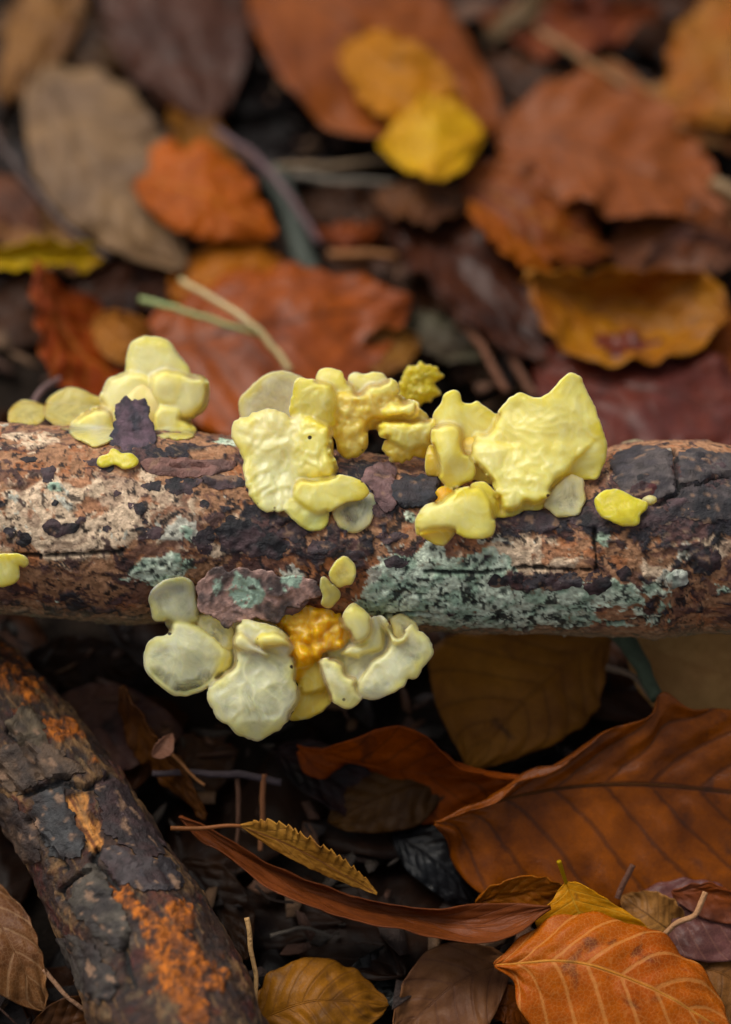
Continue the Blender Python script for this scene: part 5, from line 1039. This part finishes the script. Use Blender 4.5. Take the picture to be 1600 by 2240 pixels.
twig('brown stalk of the tan crumpled leaf', [(1385, 1890, 2.2), (1365, 1930, 1.9), (1352, 1965, 1.7)], .08, .09, lin(100, 62, 44), name='stalk', cat='stalk')
twig('beige stalk crossing the purple leaf', [(1545, 1950, 2.4), (1520, 2000, 2.3), (1475, 2020, 2.1), (1440, 2060, 1.8)], .08, .08, lin(176, 128, 86), name='stalk', cat='stalk')

# ------------------------------------------------------------------ sunken litter between the traced leaves, and litter beyond the frame
def litter_mesh(i, n=16, m=9):
    r = np.random.default_rng(100 + i); t = np.linspace(0, 1, n); s = np.linspace(-1, 1, m)
    L = r.uniform(4.5, 7.5); Wd = L * r.uniform(.26, .36); T, Sx = np.meshgrid(t, s, indexing='ij')
    pr = beech(t)[:, None] * (1 + .06 * fbm(np.stack([T * 6 + i, Sx * 0, Sx * 0], -1), 2))
    cu, cl, tw = r.uniform(-.5, .8), r.uniform(-.6, .6), r.uniform(-.5, .5)
    Z = cu * (Sx * pr) ** 2 + cl * (T - .5) ** 2 * 3 + tw * Sx * (T - .5) + .25 * fbm(np.stack([T * 4 + 9 * i, Sx * 2, Sx * 0], -1), 3) + .12 * Sx ** 2 * noise(np.stack([T * 9, Sx + i, Sx * 0], -1))
    P = np.stack([(T - .5) * L, Sx * pr * Wd, Z], -1)
    return P.reshape(-1, 3), grid_faces(n, m), np.stack([T, Sx], -1).reshape(-1, 2)
protos = [litter_mesh(i, 40, 21) for i in range(8)]
pmats = [(LM(lin(50, 30, 23), lin(28, 19, 17), VD, rough=.45, sheen=.1), 'dark umber leaf sunk in the shaded litter beneath brighter leaves', 'sunken umber leaves'),  # sunken leaf colours are darkened so the gaps look deeply shaded
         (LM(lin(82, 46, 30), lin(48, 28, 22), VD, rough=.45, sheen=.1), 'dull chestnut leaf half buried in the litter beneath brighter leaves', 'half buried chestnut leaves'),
         (LM(lin(30, 24, 24), lin(17, 14, 15), None, rough=.42, sheen=.06), 'near black leaf at the bottom of the litter with shade put into its colour', 'leaves coloured near black for shade')]
pme = {}
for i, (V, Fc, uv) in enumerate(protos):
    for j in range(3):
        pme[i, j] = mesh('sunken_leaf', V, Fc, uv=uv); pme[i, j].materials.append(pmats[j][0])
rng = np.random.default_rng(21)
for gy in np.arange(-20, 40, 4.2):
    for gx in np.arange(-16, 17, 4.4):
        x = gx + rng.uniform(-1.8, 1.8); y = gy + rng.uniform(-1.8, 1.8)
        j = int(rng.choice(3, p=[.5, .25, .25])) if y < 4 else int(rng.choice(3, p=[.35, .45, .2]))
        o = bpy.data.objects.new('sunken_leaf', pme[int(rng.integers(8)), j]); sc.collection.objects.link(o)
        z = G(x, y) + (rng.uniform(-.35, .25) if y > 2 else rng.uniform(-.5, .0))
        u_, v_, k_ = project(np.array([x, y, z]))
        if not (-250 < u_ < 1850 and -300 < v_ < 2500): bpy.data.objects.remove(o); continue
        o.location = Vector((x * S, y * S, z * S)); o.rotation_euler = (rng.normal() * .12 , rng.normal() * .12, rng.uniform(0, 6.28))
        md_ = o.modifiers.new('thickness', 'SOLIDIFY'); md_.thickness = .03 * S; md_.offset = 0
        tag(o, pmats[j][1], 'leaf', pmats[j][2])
# crumbs, scraps and rootlets lying between the leaves
VV, FF, CC = [], [], []; base = 0
fc = [lin(76, 46, 30), lin(50, 33, 25), lin(96, 62, 40), lin(38, 27, 23), lin(110, 80, 54), lin(60, 50, 42)]
for _ in range(2600):
    x, y = rng.uniform(-17, 17), rng.uniform(-20, 42); z = G(x, y) + rng.uniform(-.1, .75)
    r = rng.uniform(.06, .32) * (1 if rng.random() < .8 else 1.8); el = rng.uniform(1.4, 3.2) if rng.random() < .7 else rng.uniform(6, 14); w_ = r if el < 5 else .035
    k_ = 6; an = np.linspace(0, 6.283, k_, endpoint=False) + rng.uniform(-.3, .3, k_); rd = rng.uniform(.6, 1.1, k_)
    P = np.stack([np.cos(an) * rd * w_ * el, np.sin(an) * rd * w_, rng.normal(0, .25 * w_, k_)], -1); P = np.vstack([P, P - [0, 0, .06]])
    a1 = rng.uniform(0, 6.28); ca, sa = math.cos(a1), math.sin(a1); P = P @ np.array([[ca, sa, 0], [-sa, ca, 0], [0, 0, 1]]); P[:, 2] += P[:, 0] * rng.normal(0, .35) + P[:, 1] * rng.normal(0, .35)
    t_ = [[0, i, i + 1] for i in range(1, k_ - 1)] + [[k_, k_ + i + 1, k_ + i] for i in range(1, k_ - 1)]
    for i in range(k_): j = (i + 1) % k_; t_ += [[i, i + k_, j], [j, i + k_, j + k_]]
    VV.append(P + [x, y, z]); FF.append(np.array(t_) + base); base += len(P); CC.append(np.tile(fc[int(rng.integers(6))], (len(P), 1)))
o = put('litter_crumbs', mesh('litter_crumbs', np.vstack(VV), np.vstack(FF), np.vstack(CC), smooth=False), BARK)
tag(o, 'crumbs of bark, leaf scraps and rootlets strewn between the leaves', 'debris', None, 'stuff')
# beyond the frame: leaves that nobody counts
VV, FF, CC, UV = [], [], [], []; base = 0
small = [litter_mesh(50 + i, 13, 7) for i in range(8)]
cols = [lin(150, 84, 50), lin(110, 64, 44), lin(170, 96, 44), lin(76, 46, 36), lin(160, 120, 84), lin(60, 42, 36), lin(130, 70, 48)]
for _ in range(5200):
    x, y = rng.uniform(-75, 75), rng.uniform(-60, 130); z = G(x, y) + rng.uniform(-.2, 1.3)
    u_, v_, k_ = project(np.array([x, y, z]))
    if -330 < u_ < 1930 and -330 < v_ < 2560: continue
    V, Fc, uv = small[int(rng.integers(8))]; a1, a2, a3 = rng.uniform(0, 6.28), rng.normal() * .25, rng.normal() * .25
    ca, sa = math.cos(a1), math.sin(a1)
    W = V @ np.array([[ca, sa, 0], [-sa, ca, 0], [0, 0, 1]]); W[:, 2] += a2 * W[:, 0] + a3 * W[:, 1]
    if abs(y) < 7 and abs(x) < 24: W[:, 2] = np.minimum(W[:, 2], .6)
    VV.append(W + [x, y, z]); FF.append(Fc + base); CC.append(np.tile(cols[int(rng.integers(7))] * [.75, .68, .55], (len(W), 1))); base += len(W)
lm_, t, p, out = new_mat('litter'); a_ = N(t, 'Attribute', attribute_name='Col'); n1 = noise_node(t, 90, 4, .6)
t.links.new(mixn(t, ramp(t, n1.outputs[0], .35, .7, 0, .6), a_.outputs['Color'], (.02, .012, .008)), p.inputs['Base Color']); p.inputs['Roughness'].default_value = .5; p.inputs['Specular IOR Level'].default_value = .1
o = put('leaf_litter', mesh('leaf_litter', np.vstack(VV), np.vstack(FF), np.vstack(CC)), lm_)
tag(o, 'brown and orange leaf litter spreading over the woodland floor all around', 'leaf litter', None, 'stuff')
